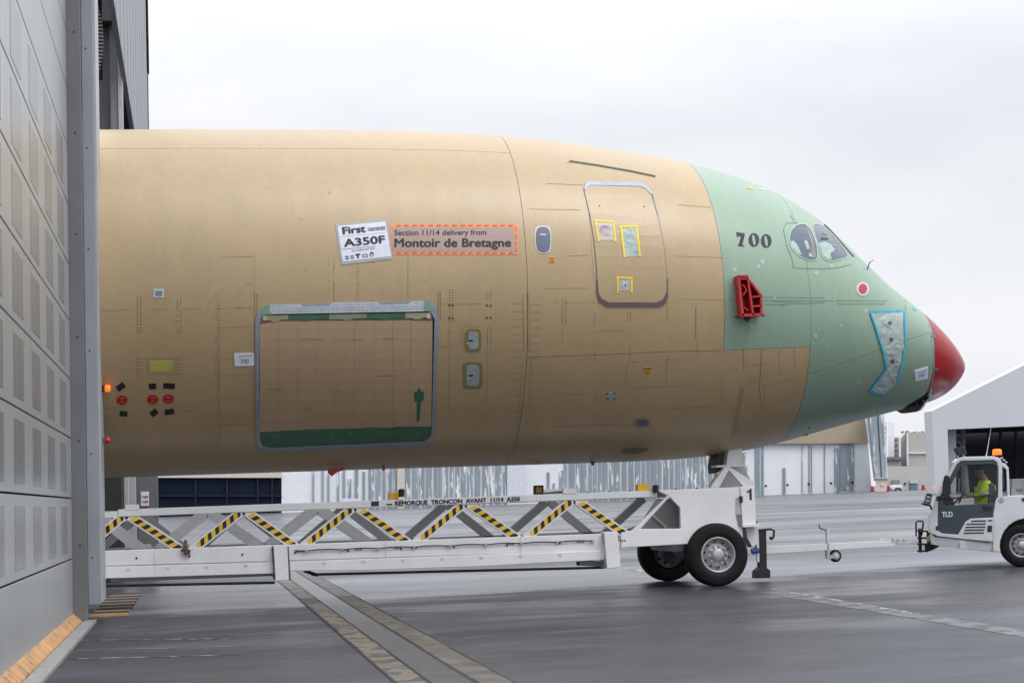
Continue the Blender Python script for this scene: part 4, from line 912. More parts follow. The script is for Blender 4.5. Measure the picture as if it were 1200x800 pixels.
# ---- red fixture bolted on the green side: a thing of its own
pc, nc = hit(878, 347); yb = pc.y-.02
rb = empty('red_fixture', (pc.x, yb, pc.z-.4), 'red welded steel bracket hanging on the green skin below the number 700', 'bracket')
def rq(pts, y0, d, nm, m=REDF): return pbox(nm, px(pts, y0), (0, d, 0), m, rb, bevel=.006)
rq([(864.5, 323), (876.5, 322.6), (879, 329), (891.8, 345.6), (893, 367), (889.6, 369.6), (869.4, 370.4), (866.8, 350)], yb-.03, .06, 'back_plate', mat('fixture_dark_red', (.16, .008, .012), .5, var=.3, vs=8))
for a, b, wd, nm in (((865.6, 323), (870.6, 370), .05, 'rib'), ((876.4, 324), (882.8, 369.5), .04, 'rib'), ((878.2, 328), (892, 346), .035, 'rib'), ((892, 345.6), (892.6, 368), .04, 'rib'), ((868, 369.4), (892, 368.4), .05, 'rib'), ((864.8, 323.6), (877, 323.2), .04, 'rib'), ((866.6, 326.8), (876.8, 326.6), .03, 'rib'),
                 ((882, 348), (892, 346.6), .03, 'rib'), ((882.6, 359), (892.6, 358), .03, 'rib'), ((871, 333), (875, 340), .02, 'rib'), ((875, 340), (871, 346), .02, 'rib'), ((872, 360), (877, 364), .022, 'rib')):
    mb = MB(); beam(mb, at(*a, yb-.24), at(*b, yb-.24), wd, yb-.24, yb-.03); mb.build(nm, REDF, rb, bevel=.004)
for x, y in ((863.4, 370.5), (893.2, 369)): MB().tube([at(x-2.6, y, yb-.15), at(x+2.6, y+.4, yb-.15)], .02, 8).build('foot_bolt', BLK, rb)
MB().tube([at(875.2, 370, yb-.15), at(875.6, 377, yb-.15)], .026, 8).build('foot_bolt', BLK, rb); MB().tube([at(872, 373, yb-.15), at(879, 373.4, yb-.15)], .024, 8).build('foot_bolt', BLK, rb)

# ================================================================== TRAILER
TN = 30.25; TF = 32.85
tl = empty('transport_trailer', (4, 31.5, 0), 'long white steel truss trailer with black and yellow diagonals under the fuselage', 'trailer')
pbox('side_beam', px([(-60, 651.2), (708, 625), (708.6, 645), (-60, 668.5)], TN), (0, .22, 0), WHT, tl, bevel=.012)
pbox('beam_flange', px([(-60, 668.2), (324, 658.3), (324, 671.6), (-60, 683)], TN-.025), (0, .27, 0), WHT, tl, bevel=.012)
pbox('beam_flange', px([(338, 657.6), (708.4, 644.6), (708.6, 655.5), (560, 663.5), (420, 668.2), (338, 668.6)], TN-.025), (0, .27, 0), WHT, tl, bevel=.012)
for (x, y) in ((181, 653.8), (452, 641.6), (610, 636.2)): pbox('splice_joint', px([(x-.4, y-8), (x+.4, y-8), (x+1, y+17), (x+.2, y+17)], TN-.027), (0, .002, 0), WHS, tl)
pbox('post_plate', px([(320.6, 638.6), (336.6, 637.8), (338.6, 679.6), (323, 680.4)], TN-.16), (0, .5, 0), WHT, tl, bevel=.01)
pbox('post_plate', px([(708, 623.4), (724, 622.6), (727.6, 664.6), (711.4, 665.8)], TN-.16), (0, .5, 0), WHT, tl, bevel=.01)
pbox('plate_edge', px([(318.4, 640), (320.4, 639.6), (322.8, 679), (321.2, 679)], TN-.05), (0, .4, 0), INTG, tl)
pbox('plate_edge', px([(337, 640), (338.4, 639.8), (341, 679), (339.2, 680)], TN-.05), (0, .4, 0), INTG, tl)
pbox('plate_edge', px([(706.4, 625), (708, 624.6), (711.4, 664), (709.8, 665)], TN-.05), (0, .4, 0), INTG, tl)
for a, b in (((-60, 690), (322, 682.2)), ((365, 672.8), (708, 664.6))):
    MB().tube([at(*a, TN+.5), at(*b, TN+.5)], .024, 10).build('lower_pipe', mat('pipe_dark', (.07, .075, .07), .5), tl)
MB().tube([at(130, 679.8, TN+.4), at(322, 672.4, TN+.4)], .03, 8).build('lower_pipe', WHD, tl)
MB().tube([at(356, 668, TN+.3), at(372, 673.6, TN+.3)], .03, 8).build('pipe_end', BPL, tl)
MB().tube([at(676, 658.8, TN+.3), at(707, 660.4, TN+.3)], .05, 8).build('pipe_end', WHD, tl)
MB().tube([at(676, 658, TN+.2), at(679, 662, TN+.2)], .02, 8).build('pipe_end', BPL, tl)
# inner and far beams
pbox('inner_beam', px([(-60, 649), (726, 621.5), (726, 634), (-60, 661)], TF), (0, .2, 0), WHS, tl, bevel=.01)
pbox('beam_shelf', px([(-60, 650.2), (726, 624.2), (726, 626.6), (-60, 653)], TN+.3), (0, .25, 0), mat('shelf_dark', (.10, .105, .11), .6), tl)
# rails
pbox('top_rail', px([(138.4, 596.6), (770, 574.2), (770, 582.2), (138.4, 605.4)], TN), (0, .16, 0), WHT, tl, bevel=.012)
pbox('top_rail', px([(-60, 605.5), (138, 598.6), (138, 606.4), (-60, 613)], TN+.03), (0, .12, 0), WHT, tl, bevel=.01)
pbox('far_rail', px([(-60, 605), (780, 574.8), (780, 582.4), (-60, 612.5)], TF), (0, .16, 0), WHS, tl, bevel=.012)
pbox('rail_block', px([(147, 591), (163, 590.6), (163, 597), (147, 597)], TN-.01), (0, .1, 0), WHT, tl)
pbox('rail_block', px([(660, 572.5), (676, 572), (676, 578), (660, 578)], TN-.01), (0, .12, 0), WHT, tl)
def hatched(a, b):
    A = at(*a, TN); B = at(*b, TN); wd = .158
    mb = MB(); beam(mb, A, B, wd, TN+.02, TN+.14); dgo = mb.build('diagonal', WHT, tl, bevel=.006)
    t = (B-A); ln = t.length; t.normalize(); n = Vector((-t.z, 0, t.x)); s = 1 if t.x*t.z > 0 else -1
    mb = MB(); k = 0; p = .12; L0 = .050; y = TN+.014; sh = .06
    while p < ln-.10:
        q = min(p+.078, ln-.06)
        P = [A+t*(p+sh*.5)+n*L0, A+t*(q+sh*.5)+n*L0, A+t*(q-sh*.5)-n*L0, A+t*(p-sh*.5)-n*L0]
        mb.prism([Vector((v.x, y, v.z)) for v in P], (0, .004, 0), mi=k % 2); p = q; k += 1
    mb.build('hazard_tape', [YEL, BLK], dgo)
for a, b in (((96, 645), (147.4, 602)), ((148.6, 602), (215, 645.5)), ((224, 645), (285, 597.6)), ((286.5, 597.4), (347, 640.5)), ((355, 640.4), (415.6, 593.2)), ((417.2, 593), (479.6, 636.4)), ((487.6, 636), (545.4, 588.8)), ((547, 588.6), (608, 631.4)), ((616, 631), (672.6, 584.4)), ((674, 584.2), (735, 627))): hatched(a, b)
def plain(a, b, Y, m, wd=.15, side=True):
    mb = MB(); beam(mb, at(*a, Y), at(*b, Y), wd, Y, Y+.16); mb.build('diagonal', m, tl, bevel=.006)
nodes = [(47, 609), (165, 604), (285, 600), (404, 596), (524, 591.6), (643, 587.6), (757, 583.4)]
for i in range(len(nodes)-1):
    a = nodes[i]; b = nodes[i+1]; mx_ = (a[0]+b[0])/2; my = 645.5-(mx_-228)*.0335+2
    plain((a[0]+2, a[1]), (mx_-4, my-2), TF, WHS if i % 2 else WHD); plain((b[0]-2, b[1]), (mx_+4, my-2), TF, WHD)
for a, b in (((115, 604), (167, 645)), ((185, 645), (241, 600)), ((245, 600), (305, 640.5)), ((314, 640), (370, 596)), ((374, 596), (433, 637))): plain(a, b, 31.3, WHT, .19)
mb = MB(); 
for x, y in ((125, 646), (125, 603), (240, 640.5)): pass
for xx, yy in ((171, 640), (231, 638.4), (300, 636)): pbox('gusset', px([(xx-11, yy+6), (xx+11, yy+5.2), (xx+5, yy-3), (xx-5, yy-2.6)], TN+.35), (0, .03, 0), WHT, tl)
for k in range(9):
    x = 160+k*62; y = 653.6-(x-160)*.0345
    if abs(x-330) > 14: MB().tube([at(x, y, TN-.004), at(x, y, TN-.014)], .018, 8).build('beam_bolt', BLK, tl)
for x in (351, 405, 420, 466, 485, 598, 680, 729):
    y = 645.8-(x-351)*.034
    for q in (-3, 0, 3): MB().box(*[v for p in ((at(x+q-.9, y, TN).x, at(x+q+.9, y, TN).x), (TN-.012, TN-.004), (at(x, y+.8, TN).z, at(x, y-.6, TN).z)) for v in p]).build('stencil_mark', INK, tl)
o_ = at(463, 593.2, TN-.004); e_ = at(609.5, 587.8, TN-.004)
flat_text('lettering', 'REMORQUE  TRONCON  AVANT  11/14  A350', o_, e_-o_, (0, 0, 1), (e_-o_).length, .094, INK, tl, .045, (0, -.003, 0))
pbox('rail_plate', px([(435, 587.2), (444, 586.9), (444, 592.4), (435, 592.7)], TN-.008), (0, .006, 0), INK, tl)
pbox('rail_plate', px([(453, 590), (460, 589.7), (460, 591.4), (453, 591.7)], TN-.008), (0, .006, 0), INK, tl)
for P, Y in (([(456, 577.2), (467.4, 576.8), (467.4, 584.8), (456, 585.2)], TN+.1), ([(747.4, 567), (760.8, 566.6), (760.8, 574.6), (747.4, 575)], TN+.1), ([(628, 570.6), (635, 570.4), (635, 577.4), (628, 577.6)], TF-.02)):
    pbox('control_box', px(P, Y), (0, .12, 0), mat('box_yellow', (.75, .42, .02), .45), tl, bevel=.01)
pbox('box_frame', px([(626, 568.6), (637, 568.2), (637, 579), (626, 579.2)], TF+.01), (0, .1, 0), BPL, tl)
for x, y in ((470.6, 582), (768.6, 577)): MB().lathe(at(x, y, TN-.05), [(0, .001), (0, .05), (.12, .06), (.14, .02)], 10, axis='z').build('knob', BPL, tl)
pbox('rail_slat', px([(638.6, 576.6), (668, 573.4), (668, 576.4), (638.6, 579)], TF-.2), (0, .1, 0), WHD, tl)
hp = [at(345+k*14, 644.6-(k*14)*.0345+(1.1 if k % 3 == 1 else 0), TN-.03) for k in range(26)]
MB().tube(hp, .010, 6).build('brake_hose', BPL, tl)
for k in range(1, 26, 3): MB().box(hp[k].x-.02, hp[k].x+.02, TN-.045, TN-.002, hp[k].z-.02, hp[k].z+.03).build('hose_clip', WHD, tl)
for k in range(14):
    x = 150+k*46; y = 667.2-(x-150)*.0345
    if abs(x-330) > 20 and x < 700: MB().box(at(x, y, TN).x-.03, at(x, y, TN).x+.03, TN-.035, TN-.022, at(x, y+1, TN).z, at(x, y-1.6, TN).z).build('lashing_lug', WHS, tl)
# rusty pin on the beam
BRN = mat('rusty_steel', (.12, .085, .06), .7, var=.4, vs=30)
MB().tube([at(217.6, 632, TN-.05), at(217.2, 641, TN-.06), at(218.4, 650, TN-.05)], [.02, .045, .03], 8).build('coupling_pin', BRN, tl)
MB().tube([at(212.6, 644.6, TN-.05), at(217, 643, TN-.08), at(222, 645, TN-.05), at(221, 650, TN-.05)], .024, 8).build('pin_chain', BRN, tl)
# front housing
pbox('housing_panel', px([(728, 623.6), (741, 621.4), (783, 580.4), (769, 574.2), (868, 570.4), (868.8, 598), (871, 634), (803, 637.2), (728, 641.4)], TN), (0, .1, 0), WHT, tl, holes=[px([(750.4, 619.4), (784.6, 581.8), (797, 594.6), (797.8, 619)], TN)], bevel=.01)
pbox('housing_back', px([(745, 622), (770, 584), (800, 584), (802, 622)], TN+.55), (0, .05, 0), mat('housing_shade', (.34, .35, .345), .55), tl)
MB().tube([at(762, 601, TN+.5), at(781, 618, TN+.5)], .03, 8).build('housing_brace', WHS, tl)
pbox('housing_top', [at(786, 573.8, TN+.1), at(868, 570.6, TN+.1), at(868, 570.6, TN+.1)+Vector((0, 2.6, 0)), at(786, 573.8, TN+.1)+Vector((0, 2.6, 0))], (0, 0, -.03), WHS, tl)
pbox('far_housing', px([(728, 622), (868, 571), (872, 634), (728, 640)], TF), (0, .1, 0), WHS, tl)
pbox('end_column', px([(867.4, 569.8), (884, 569), (886.4, 616.4), (870.4, 617.2)], TN-.03), (0, .5, 0), WHT, tl, bevel=.01)
pbox('column_recess', px([(862.4, 583), (868.4, 582), (871.4, 614), (868, 614.4), (867, 602), (862.4, 602)], TN-.012), (0, .01, 0), WHD, tl)
pbox('column_recess', px([(862.8, 603), (870.6, 602), (871.2, 616), (865.8, 616.4)], TN-.015), (0, .01, 0), mat('recess_grey', (.17, .17, .165), .6), tl)
pbox('column_lug', px([(867, 581), (870.4, 581), (870.4, 588), (868.4, 589)], TN-.06), (0, .05, 0), BPL, tl)
pbox('column_foot', px([(870, 614.4), (889, 613.4), (890, 616.6), (870.6, 617.6)], TN-.10), (0, .6, 0), WHT, tl, bevel=.01)
pbox('foot_bracket', px([(874, 617.8), (888.4, 617), (888.4, 636), (882, 641), (876, 630)], TN+.1), (0, .3, 0), WHS, tl)
pbox('number_one', px([(879.2, 572.2), (880.8, 572.2), (881.2, 585.4), (878.6, 585.6), (878.3, 576.2), (874.9, 577), (874.8, 575.2), (877.6, 574.4)], TN-.036), (0, .005, 0), INK, tl)
# pedestal under the fuselage
pbox('pedestal_block', px([(854.6, 521), (869.4, 520.4), (870.2, 544.6), (851, 545)], 31.0), (0, .9, 0), WHT, tl, bevel=.015)
pbox('pedestal_plate', px([(840, 545), (871, 543.8), (871.4, 546.2), (840, 547.4)], 30.9), (0, .35, 0), WHT, tl)
pbox('pedestal_leg', px([(849.6, 546.6), (856.6, 546.4), (842.6, 571), (832, 571.6)], 30.7), (0, .12, 0), WHT, tl, bevel=.01)
pbox('pedestal_web', px([(856, 546.6), (870.4, 546), (884, 569.6), (838, 571.4)], 31.3), (0, .1, 0), WHS, tl)
pbox('pedestal_leg', px([(853, 549), (857.6, 548), (885, 565.6), (885, 571), (872, 571)], 30.7), (0, .12, 0), WHT, tl, bevel=.01)
pbox('pedestal_leg', px([(849, 549), (854.6, 548), (852, 571), (846, 571)], 31.6), (0, .12, 0), WHS, tl)
pbox('hinge_block', px([(842, 529), (855, 521), (853, 536), (849, 549), (838.6, 555), (838, 545), (840, 536)], 31.2), (0, .5, 0), mat('hinge_dark', (.06, .055, .05), .6, var=.4, vs=20), tl, bevel=.02)
MB().tube([at(833, 571, 31.0), at(842, 556, 31.0)], .05, 8).build('pedestal_strut', WHD, tl)
# wheels and axle
def wheel(name, cx, cy0, r, wdt, parent, out=-1, hub=RIM):
    c = Vector((cx, cy0, r)); wy = wdt*-out
    o = MB().lathe(c, [(wy*.10, r*.56), (wy*.03, r*.60), (0, r*.72), (wy*.03, r*.90), (wy*.12, r*.985), (wy*.25, r), (wy*.75, r), (wy*.88, r*.985), (wy*.97, r*.90), (wy, r*.72), (wy*.97, r*.60), (wy*.9, r*.56)], 56).build(name, RUB, parent, smooth=True)
    MB().lathe(c, [(wy*.12, r*.575), (wy*.07, r*.57), (wy*.05, r*.53), (wy*.14, r*.50), (wy*.40, r*.47), (wy*.42, r*.40), (wy*.22, r*.36), (wy*.20, r*.22), (wy*.06, r*.19), (wy*.04, r*.17), (wy*.02, r*.15), (wy*.02, .001)], 44).build('rim', hub, o, smooth=True)
    for k in range(10):
        a = 2*PI*k/10+.1; p = c+Vector((r*.285*math.cos(a), wy*.21, r*.285*math.sin(a)))
        MB().lathe(p, [(0, .024), (-wy*.09, .022), (-wy*.10, .001)], 6).build('wheel_nut', RIM, o)
        a += PI/10; p = c+Vector((r*.40*math.cos(a), wy*.30, r*.40*math.sin(a)))
        MB().lathe(p, [(0, .001), (0, .024)], 8).build('rim_hole', BLK, o)
    for k in range(3):
        ri = r*(.70+.09*k); MB().lathe(c, [(wy*.004*0-.002*(-out), ri), (-.004*(-out)+0, ri+.004), (-.002*(-out), ri+.008)], 56).build('sidewall_ring', RUB, o)
    return o
wheel('wheel', 9.17, 30.08, .562, .40, tl, -1)
wheel('wheel', 8.96, 33.0, .562, .40, tl, 1)
c = Vector((8.96, 32.6, .562)); MB().lathe(c, [(0, .30), (.05, .31), (.16, .26), (.17, .12), (.0, .10), (-.05, .001)], 40).build('inner_rim', RIM, tl, smooth=True)
for k in range(10): a = 2*PI*k/10; MB().lathe(c+Vector((.22*math.cos(a), .13, .22*math.sin(a))), [(0, .001), (0, .03)], 8).build('rim_hole', BLK, tl)
MB().tube([(9.1, 30.3, .562), (9.0, 32.9, .562)], .10, 16).build('axle', WHD, tl)
MB().box(8.5, 9.5, 30.7, 32.3, .62, .95).build('axle_box', WHD, tl, bevel=.03)
MB().box(8.85, 9.05, 32.25, 32.6, .35, .85).build('brake_unit', INTG, tl, bevel=.03)
# screw jack and tow bar
JY = 31.0
pbox('jack_leg', px([(889, 621), (898, 620.4), (899, 668), (890, 668.4)], JY), (0, .14, 0), BLK, tl, bevel=.015)
pbox('jack_foot', px([(886, 669), (891, 664.6), (898, 664.2), (903, 668), (903, 676.6), (885.6, 677.4)], JY-.04), (0, .24, 0), BLK, tl, bevel=.01)
MB().tube([at(886.5, 610, JY), at(885.2, 618, JY), at(889.4, 621, JY), at(903, 619.6, JY), at(907, 621.4, JY), at(906.6, 628.6, JY), at(903.6, 632, JY)], .022, 8).build('crank_handle', BPL, tl)
MB().tube([at(903.4, 628.4, JY), at(903.6, 631.8, JY)], .035, 8).build('crank_grip', BPL, tl)
pbox('jack_rack', px([(886.4, 622), (889, 621.8), (890, 658), (887.6, 658)], JY), (0, .06, 0), WHT, tl)
MB().tube([at(880.6, 645.4, JY), at(889, 644.6, JY)], .05, 10).build('hydraulic_coupling', mat('fitting_blue', (.03, .07, .30), .4), tl)
MB().tube([at(881, 633, JY), at(886, 640, JY), at(881, 647, JY)], .018, 8).build('hose', BPL, tl)
A = at(884, 645, 31.5); B = at(1050, 636.4, 33.05); hv_ = Vector((0, 0, .065)); wv_ = Vector((.0, .12, 0))
obj('tow_bar', [A-hv_*1.15, A+hv_*1.15, A+hv_*1.15+wv_, A-hv_*1.15+wv_, B-hv_*.9, B+hv_*.9, B+hv_*.9+wv_, B-hv_*.9+wv_], [(0, 1, 2, 3), (4, 5, 6, 7), (0, 1, 5, 4), (1, 2, 6, 5), (2, 3, 7, 6), (3, 0, 4, 7)], WHT, tl, bevel=.01)
obj('tow_eye', [at(1050, 634.4, 33.05), at(1050, 638, 33.05), at(1076, 635.8, 33.1), at(1076, 633.8, 33.1)]+[v+Vector((0, .06, 0)) for v in (at(1050, 634.4, 33.05), at(1050, 638, 33.05), at(1076, 635.8, 33.1), at(1076, 633.8, 33.1))], [(0, 1, 2, 3), (4, 5, 6, 7), (0, 1, 5, 4), (1, 2, 6, 5), (2, 3, 7, 6), (3, 0, 4, 7)], WHS, tl)
for x, y, s in ((1031.6, 627, 0), (1045.6, 630.4, 1), (1052, 631, 1), (1059, 631.4, 1)): MB().tube([at(x, y, 33), at(x+(1 if s else .2), y+(3 if s else 6), 33)], .02 if s else .012, 6).build('bar_pin', WHD if s else WHT, tl)
MB().tube([at(1030, 631.6, 33), at(1056, 631.8, 33)], .014, 6).build('bar_lever', WHS, tl)
jy = 32.3
MB().tube([at(969, 619.6, jy), at(970, 653, jy)], .032, 12).build('jockey_tube', SILB, tl, smooth=True)
MB().tube([at(969.4, 645, jy), at(970.2, 654, jy)], .045, 12).build('jockey_sleeve', WHD, tl)
MB().tube([at(969, 621, jy), at(960.8, 619, jy), at(959.6, 614.4, jy)], .012, 6).build('jockey_crank', BPL, tl)
pbox('jockey_fork', px([(968, 651), (979, 649), (981, 653), (970, 655)], jy-.06), (0, .02, 0), WHD, tl)
cj = at(979.8, 651, jy-.03); o = MB().lathe(cj, [(0, .06), (0, .09), (.01, .113), (.03, .12), (.06, .12), (.08, .113), (.09, .09)], 28).build('jockey_wheel', RUB, tl, smooth=True)
MB().lathe(cj, [(.02, .085), (-.002, .078), (.01, .04), (-.01, .03), (-.01, .001)], 20).build('jockey_rim', PPR, o, smooth=True)

# ================================================================== TOW TRACTOR
TY = 32.2; TD = 1.85
# the tractor stands turned about 22 degrees: its own side plane and depth direction
TROT = R(22); TNRM = Vector((math.sin(TROT), math.cos(TROT), 0)); TAX = Vector((math.cos(TROT), -math.sin(TROT), 0)); TP0 = Vector((16.0, 32.15, 0))
world_at = at
def at(x, y, Y):
    d = ray(x, y); return C0 + d*(((TP0-C0).dot(TNRM)+(Y-TY))/d.dot(TNRM))
def loc(x, y=0, z=0): return TAX*x+TNRM*y+Vector((0, 0, z))
tg = empty('tow_tractor', (15.6, 33.1, 0), 'white tow tractor with a dark door and orange roof beacon at the right edge', 'tow tractor')
def tq(nm, pts, m, y=TY, d=.06, holes=(), parent=tg, bevel=.006): return pbox(nm, px(pts, y), TNRM*d, m, parent, holes=[px(h, y) for h in holes], bevel=bevel)
DX = 1.0
# chassis and body (full width solids)
arch = [(1172.6, 646.8)] + [(1204-32.5*math.cos(R(a)), 640-33*math.sin(R(a))) for a in range(0, 181, 12)] + [(1236.8, 645)]
tq('rear_body', [(1163.4, 645.8), (1164, 600), (1168.6, 585), (1182, 580.6), (1300, 577), (1300, 642)] + arch[::-1], WPL, TY-.02, .16, bevel=.015)
tq('rear_body', [(1163.4, 645.8), (1164, 600), (1168.6, 585), (1182, 580.6), (1300, 577), (1300, 642)] + arch[::-1], WPL, TY+TD-.14, .16, bevel=.015)
tq('deck', [(1166, 600), (1168.6, 586), (1182, 581.6), (1300, 578), (1300, 600)], WPL, TY+.14, TD-.30)
tq('wheel_well', [(1175, 600), (1240, 598), (1240, 644), (1175, 646)], BLK, TY+.45, TD-.9)
tq('chassis', [(1090.4, 624), (1096, 628.6), (1164, 634.6), (1164, 646.6), (1124, 642), (1091, 637.6), (1089.4, 630)], mat('chassis_grey_white', (.50, .52, .54), .4, var=.08), TY+.02, TD-.04, bevel=.02)
tq('chassis_step', [(1124.4, 634), (1131.6, 634.6), (1131.6, 643.4), (1124.2, 642.2)], WHS, TY-.01, .04)
tq('belt_line', [(1096, 626.6), (1160, 634.6), (1160, 636), (1096, 628)], INTG, TY+.0, .03)
# front shell with the door opening
outer = [(1090.8, 624), (1088.8, 617), (1090.4, 603), (1097, 581), (1118, 542), (1124, 536.4), (1131, 535.2), (1164, 534.6), (1171, 536.6), (1174.4, 543), (1174.6, 582), (1168.6, 588), (1165, 610), (1163.4, 634.4), (1131, 631.4), (1098, 627.6)]
hole = [(1098.8, 621.6), (1099.0, 590), (1101.6, 581), (1121, 544), (1126, 539.6), (1164, 538.4), (1168.4, 541.4), (1170, 548), (1169.6, 582), (1166.4, 586.6), (1163.6, 606), (1137, 607.4), (1131.4, 611), (1122.6, 626.2), (1104, 624.6)]
tq('cab_side', outer, WPL, TY-.01, .09, holes=[hole], bevel=.012)
tq('cab_side', outer, WPL, TY+TD-.08, .09, holes=[hole], bevel=.012)
glass = [(1104.8, 588), (1106.4, 583.2), (1125.4, 547), (1129, 544.6), (1164, 543.4), (1168, 546), (1168, 578.6), (1166, 580), (1165.4, 588.4), (1140, 590.6), (1107, 592.4)]
for yy, nm in ((TY, 'door'), (TY+TD-.06, 'door')):
    dr_ = tq(nm, [(p[0], p[1]) for p in hole], SLATE, yy, .05, holes=[glass])
    pbox('door_window', px(glass, yy+.022), TNRM*.006, glassmat('cab_glass', (.08, .10, .11), .05, .10), dr_)
    tq('window_bar', [(1106.6, 583.4), (1167, 578.8), (1167, 580.6), (1106.4, 585.2)], BPL, yy+.005, .03, parent=dr_)
    if yy == TY:
        tq('door_handle', [(1152, 592.4), (1162.6, 592), (1162.4, 597), (1153, 597.4)], BPL, yy-.03, .03, parent=dr_)
        a = at(1103.8, 605.6, yy-.003); flat_text('lettering', 'TLD', a, TAX, (0, 0, 1), .215, .105, mat('lettering_white', (.75, .76, .78), .5), dr_, .045, -TNRM*.004)
        tq('window_divider', [(1140.8, 545), (1141.8, 545), (1141.8, 581), (1140.8, 581)], BPL, yy+.01, .02, parent=dr_)
        tq('hinge', [(1096.6, 616.4), (1098.8, 616), (1099, 621), (1097, 621.4)], BPL, yy-.02, .02, parent=dr_)
        tq('hinge', [(1097.4, 581.4), (1103.6, 580.6), (1103.4, 586), (1097.6, 586.8)], BPL, yy-.05, .05, parent=dr_)
for i, (x0, x1, y) in enumerate(((1138.4, 1156, 609.6), (1132.8, 1155.4, 613.2), (1131.8, 1155, 616.8), (1130.8, 1154.2, 620.2), (1129.6, 1153.4, 623.6))):
    tq('vent_slot', [(x0, y-.1), (x1, y-.5), (x1-.4, y+.9), (x0-.5, y+1.3)], BLK, TY-.018, .01, bevel=0)
tq('side_vent', [(1157.4, 615.4), (1162.6, 615.2), (1162.4, 622.8), (1157, 623)], BPL, TY-.02, .02)
tq('side_vent', [(1158, 608.8), (1162.6, 608.6), (1162.6, 610.2), (1158, 610.4)], BPL, TY-.02, .02)
# roof, windscreen, back wall, floor
tq('roof', [(1119, 541), (1124, 536.2), (1131, 535), (1164, 534.4), (1171, 536.4), (1174, 541), (1164, 538), (1130, 538.6), (1124, 541)], WPL, TY+.06, TD-.12, bevel=.01)
P = px([(1097.4, 580.6), (1118.4, 541.6), (1119.4, 542.2), (1098.4, 581.2)], TY+.08)
pbox('windscreen', P, TNRM*(TD-.16), MATS['cab_glass'], tg)
tq('front_shell', [(1091, 623.6), (1089.2, 617), (1090.8, 603), (1097.4, 581.6), (1099, 582.4), (1093, 604), (1091.6, 617), (1093, 623)], WPL, TY+.07, TD-.14, bevel=.01)
tq('nose_shell', [(1091.2, 624), (1094, 600), (1100, 596), (1122, 597), (1126, 626), (1096, 628)], BPL, TY+.1, TD-.2)
tq('rear_frame', [(1172, 541.6), (1178, 543), (1182, 548), (1183.6, 585), (1180.6, 585), (1179.4, 550), (1175, 546.4)], WPL, TY+.0, .08, bevel=.01)
tq('rear_glass', [(1175, 546), (1176, 546), (1178.6, 582), (1177.4, 582)], MATS['cab_glass'], TY+.1, TD-.2, bevel=0)
tq('back_wall', [(1170.4, 572), (1174, 572), (1174, 606), (1169, 606)], BPL, TY+.1, TD-.2)
tq('cab_floor', [(1100, 606), (1168, 603), (1168, 609), (1100, 612)], BPL, TY+.1, TD-.2)
tq('far_pillar', [(1131, 545), (1133.6, 545), (1136.6, 579), (1132, 579)], WPL, TY+TD-.25, .06)
tq('dashboard', [(1101, 596), (1103, 582), (1112, 579.6), (1116.6, 583), (1119, 594), (1120, 608), (1104, 610)], BPL, TY+.25, TD-.5, bevel=.02)
tq('engine_cover', [(1186, 561.4), (1199.4, 560.6), (1240, 559.6), (1240, 580), (1184.6, 581)], mat('cover_grey', (.25, .26, .27), .45), TY+.25, TD-.5, bevel=.03)
tq('engine_cover', [(1202, 558), (1240, 556), (1240, 580), (1202, 580)], mat('cover_white', (.55, .56, .58), .4), TY+.2, .04)
a = at(1190.6, 575.8, TY+.246); flat_text('lettering', 'TLD', a, TAX, (0, 0, 1), .13, .05, INK, tg, .03, -TNRM*.004)
# details
MB().tube([at(1120.8, 534, TY+.5), at(1124, 534.4, TY+.5)], .02, 6).build('light_bracket', BPL, tg)
for k, (x, y) in enumerate(((1121.6, 529.4), (1128.4, 528.6))):
    hl_ = tq('work_light', [(x-4.4, y-4.4), (x+1.8, y-5.8), (x+5, y+3), (x-.2, y+4.6)], BPL, TY+.3+k*.5, .16, bevel=.012); tq('bracket', [(x, y+4), (x+1.4, y+4), (x+2, y+7), (x+.6, y+7)], WHS, TY+.34+k*.5, .05, parent=hl_)
bc_ = at(1168.6, 532.8, TY+.4); bcn = MB().lathe(bc_, [(0, .001), (0, .095), (.09, .09), (.115, .07), (.12, .001)], 20, axis='z').build('beacon', AMB, tg, smooth=True)
MB().lathe(bc_-Vector((0, 0, .03)), [(0, .05), (.03, .06)], 14, axis='z').build('beacon_base', BPL, bcn)
MB().tube([at(1155.4, 534.4, TY+.8), at(1156.6, 530, TY+.8), at(1161.4, 500, TY+.8)], [.014, .010, .004], 6).build('aerial', SILB, tg)
for k in range(3): MB().tube([at(1172+k*3, 537+k*2, TY+.2), at(1175.4+k*2.4, 535.8+k*3, TY+.2)], .014, 6).build('roof_cable', SILB, tg)
# mirror and headlamp
mr_ = tq('side_mirror', [(1107, 556.8), (1111, 556.4), (1113.6, 560), (1114.6, 578), (1111, 581), (1104.4, 581), (1104.6, 566)], BPL, TY-.22, .07, bevel=.015)
MB().tube([at(1110, 582, TY-.2), at(1101, 584.4, TY-.05)], .014, 6).build('mirror_arm', BPL, mr_)
hd = tq('headlamp', [(1086.2, 577.4), (1092.8, 578.6), (1090, 590.4), (1082.4, 588.4)], BPL, TY+.1, .12, bevel=.01)
for k in range(2): tq('lamp_lens', [(1086.4-k*1.6, 580.4+k*4.2), (1091-k*.8, 581.4+k*4.2), (1090-k*1.0, 584.2+k*4.2), (1085.2-k*1.6, 583.2+k*4.2)], mat('lens_grey', (.35, .38, .40), .15), TY+.09, .02, parent=hd)
MB().tube([at(1080, 589.6, TY+.15), at(1090, 592, TY+.15), at(1092, 597, TY+.15)], .022, 6).build('lamp_arm', BPL, hd)
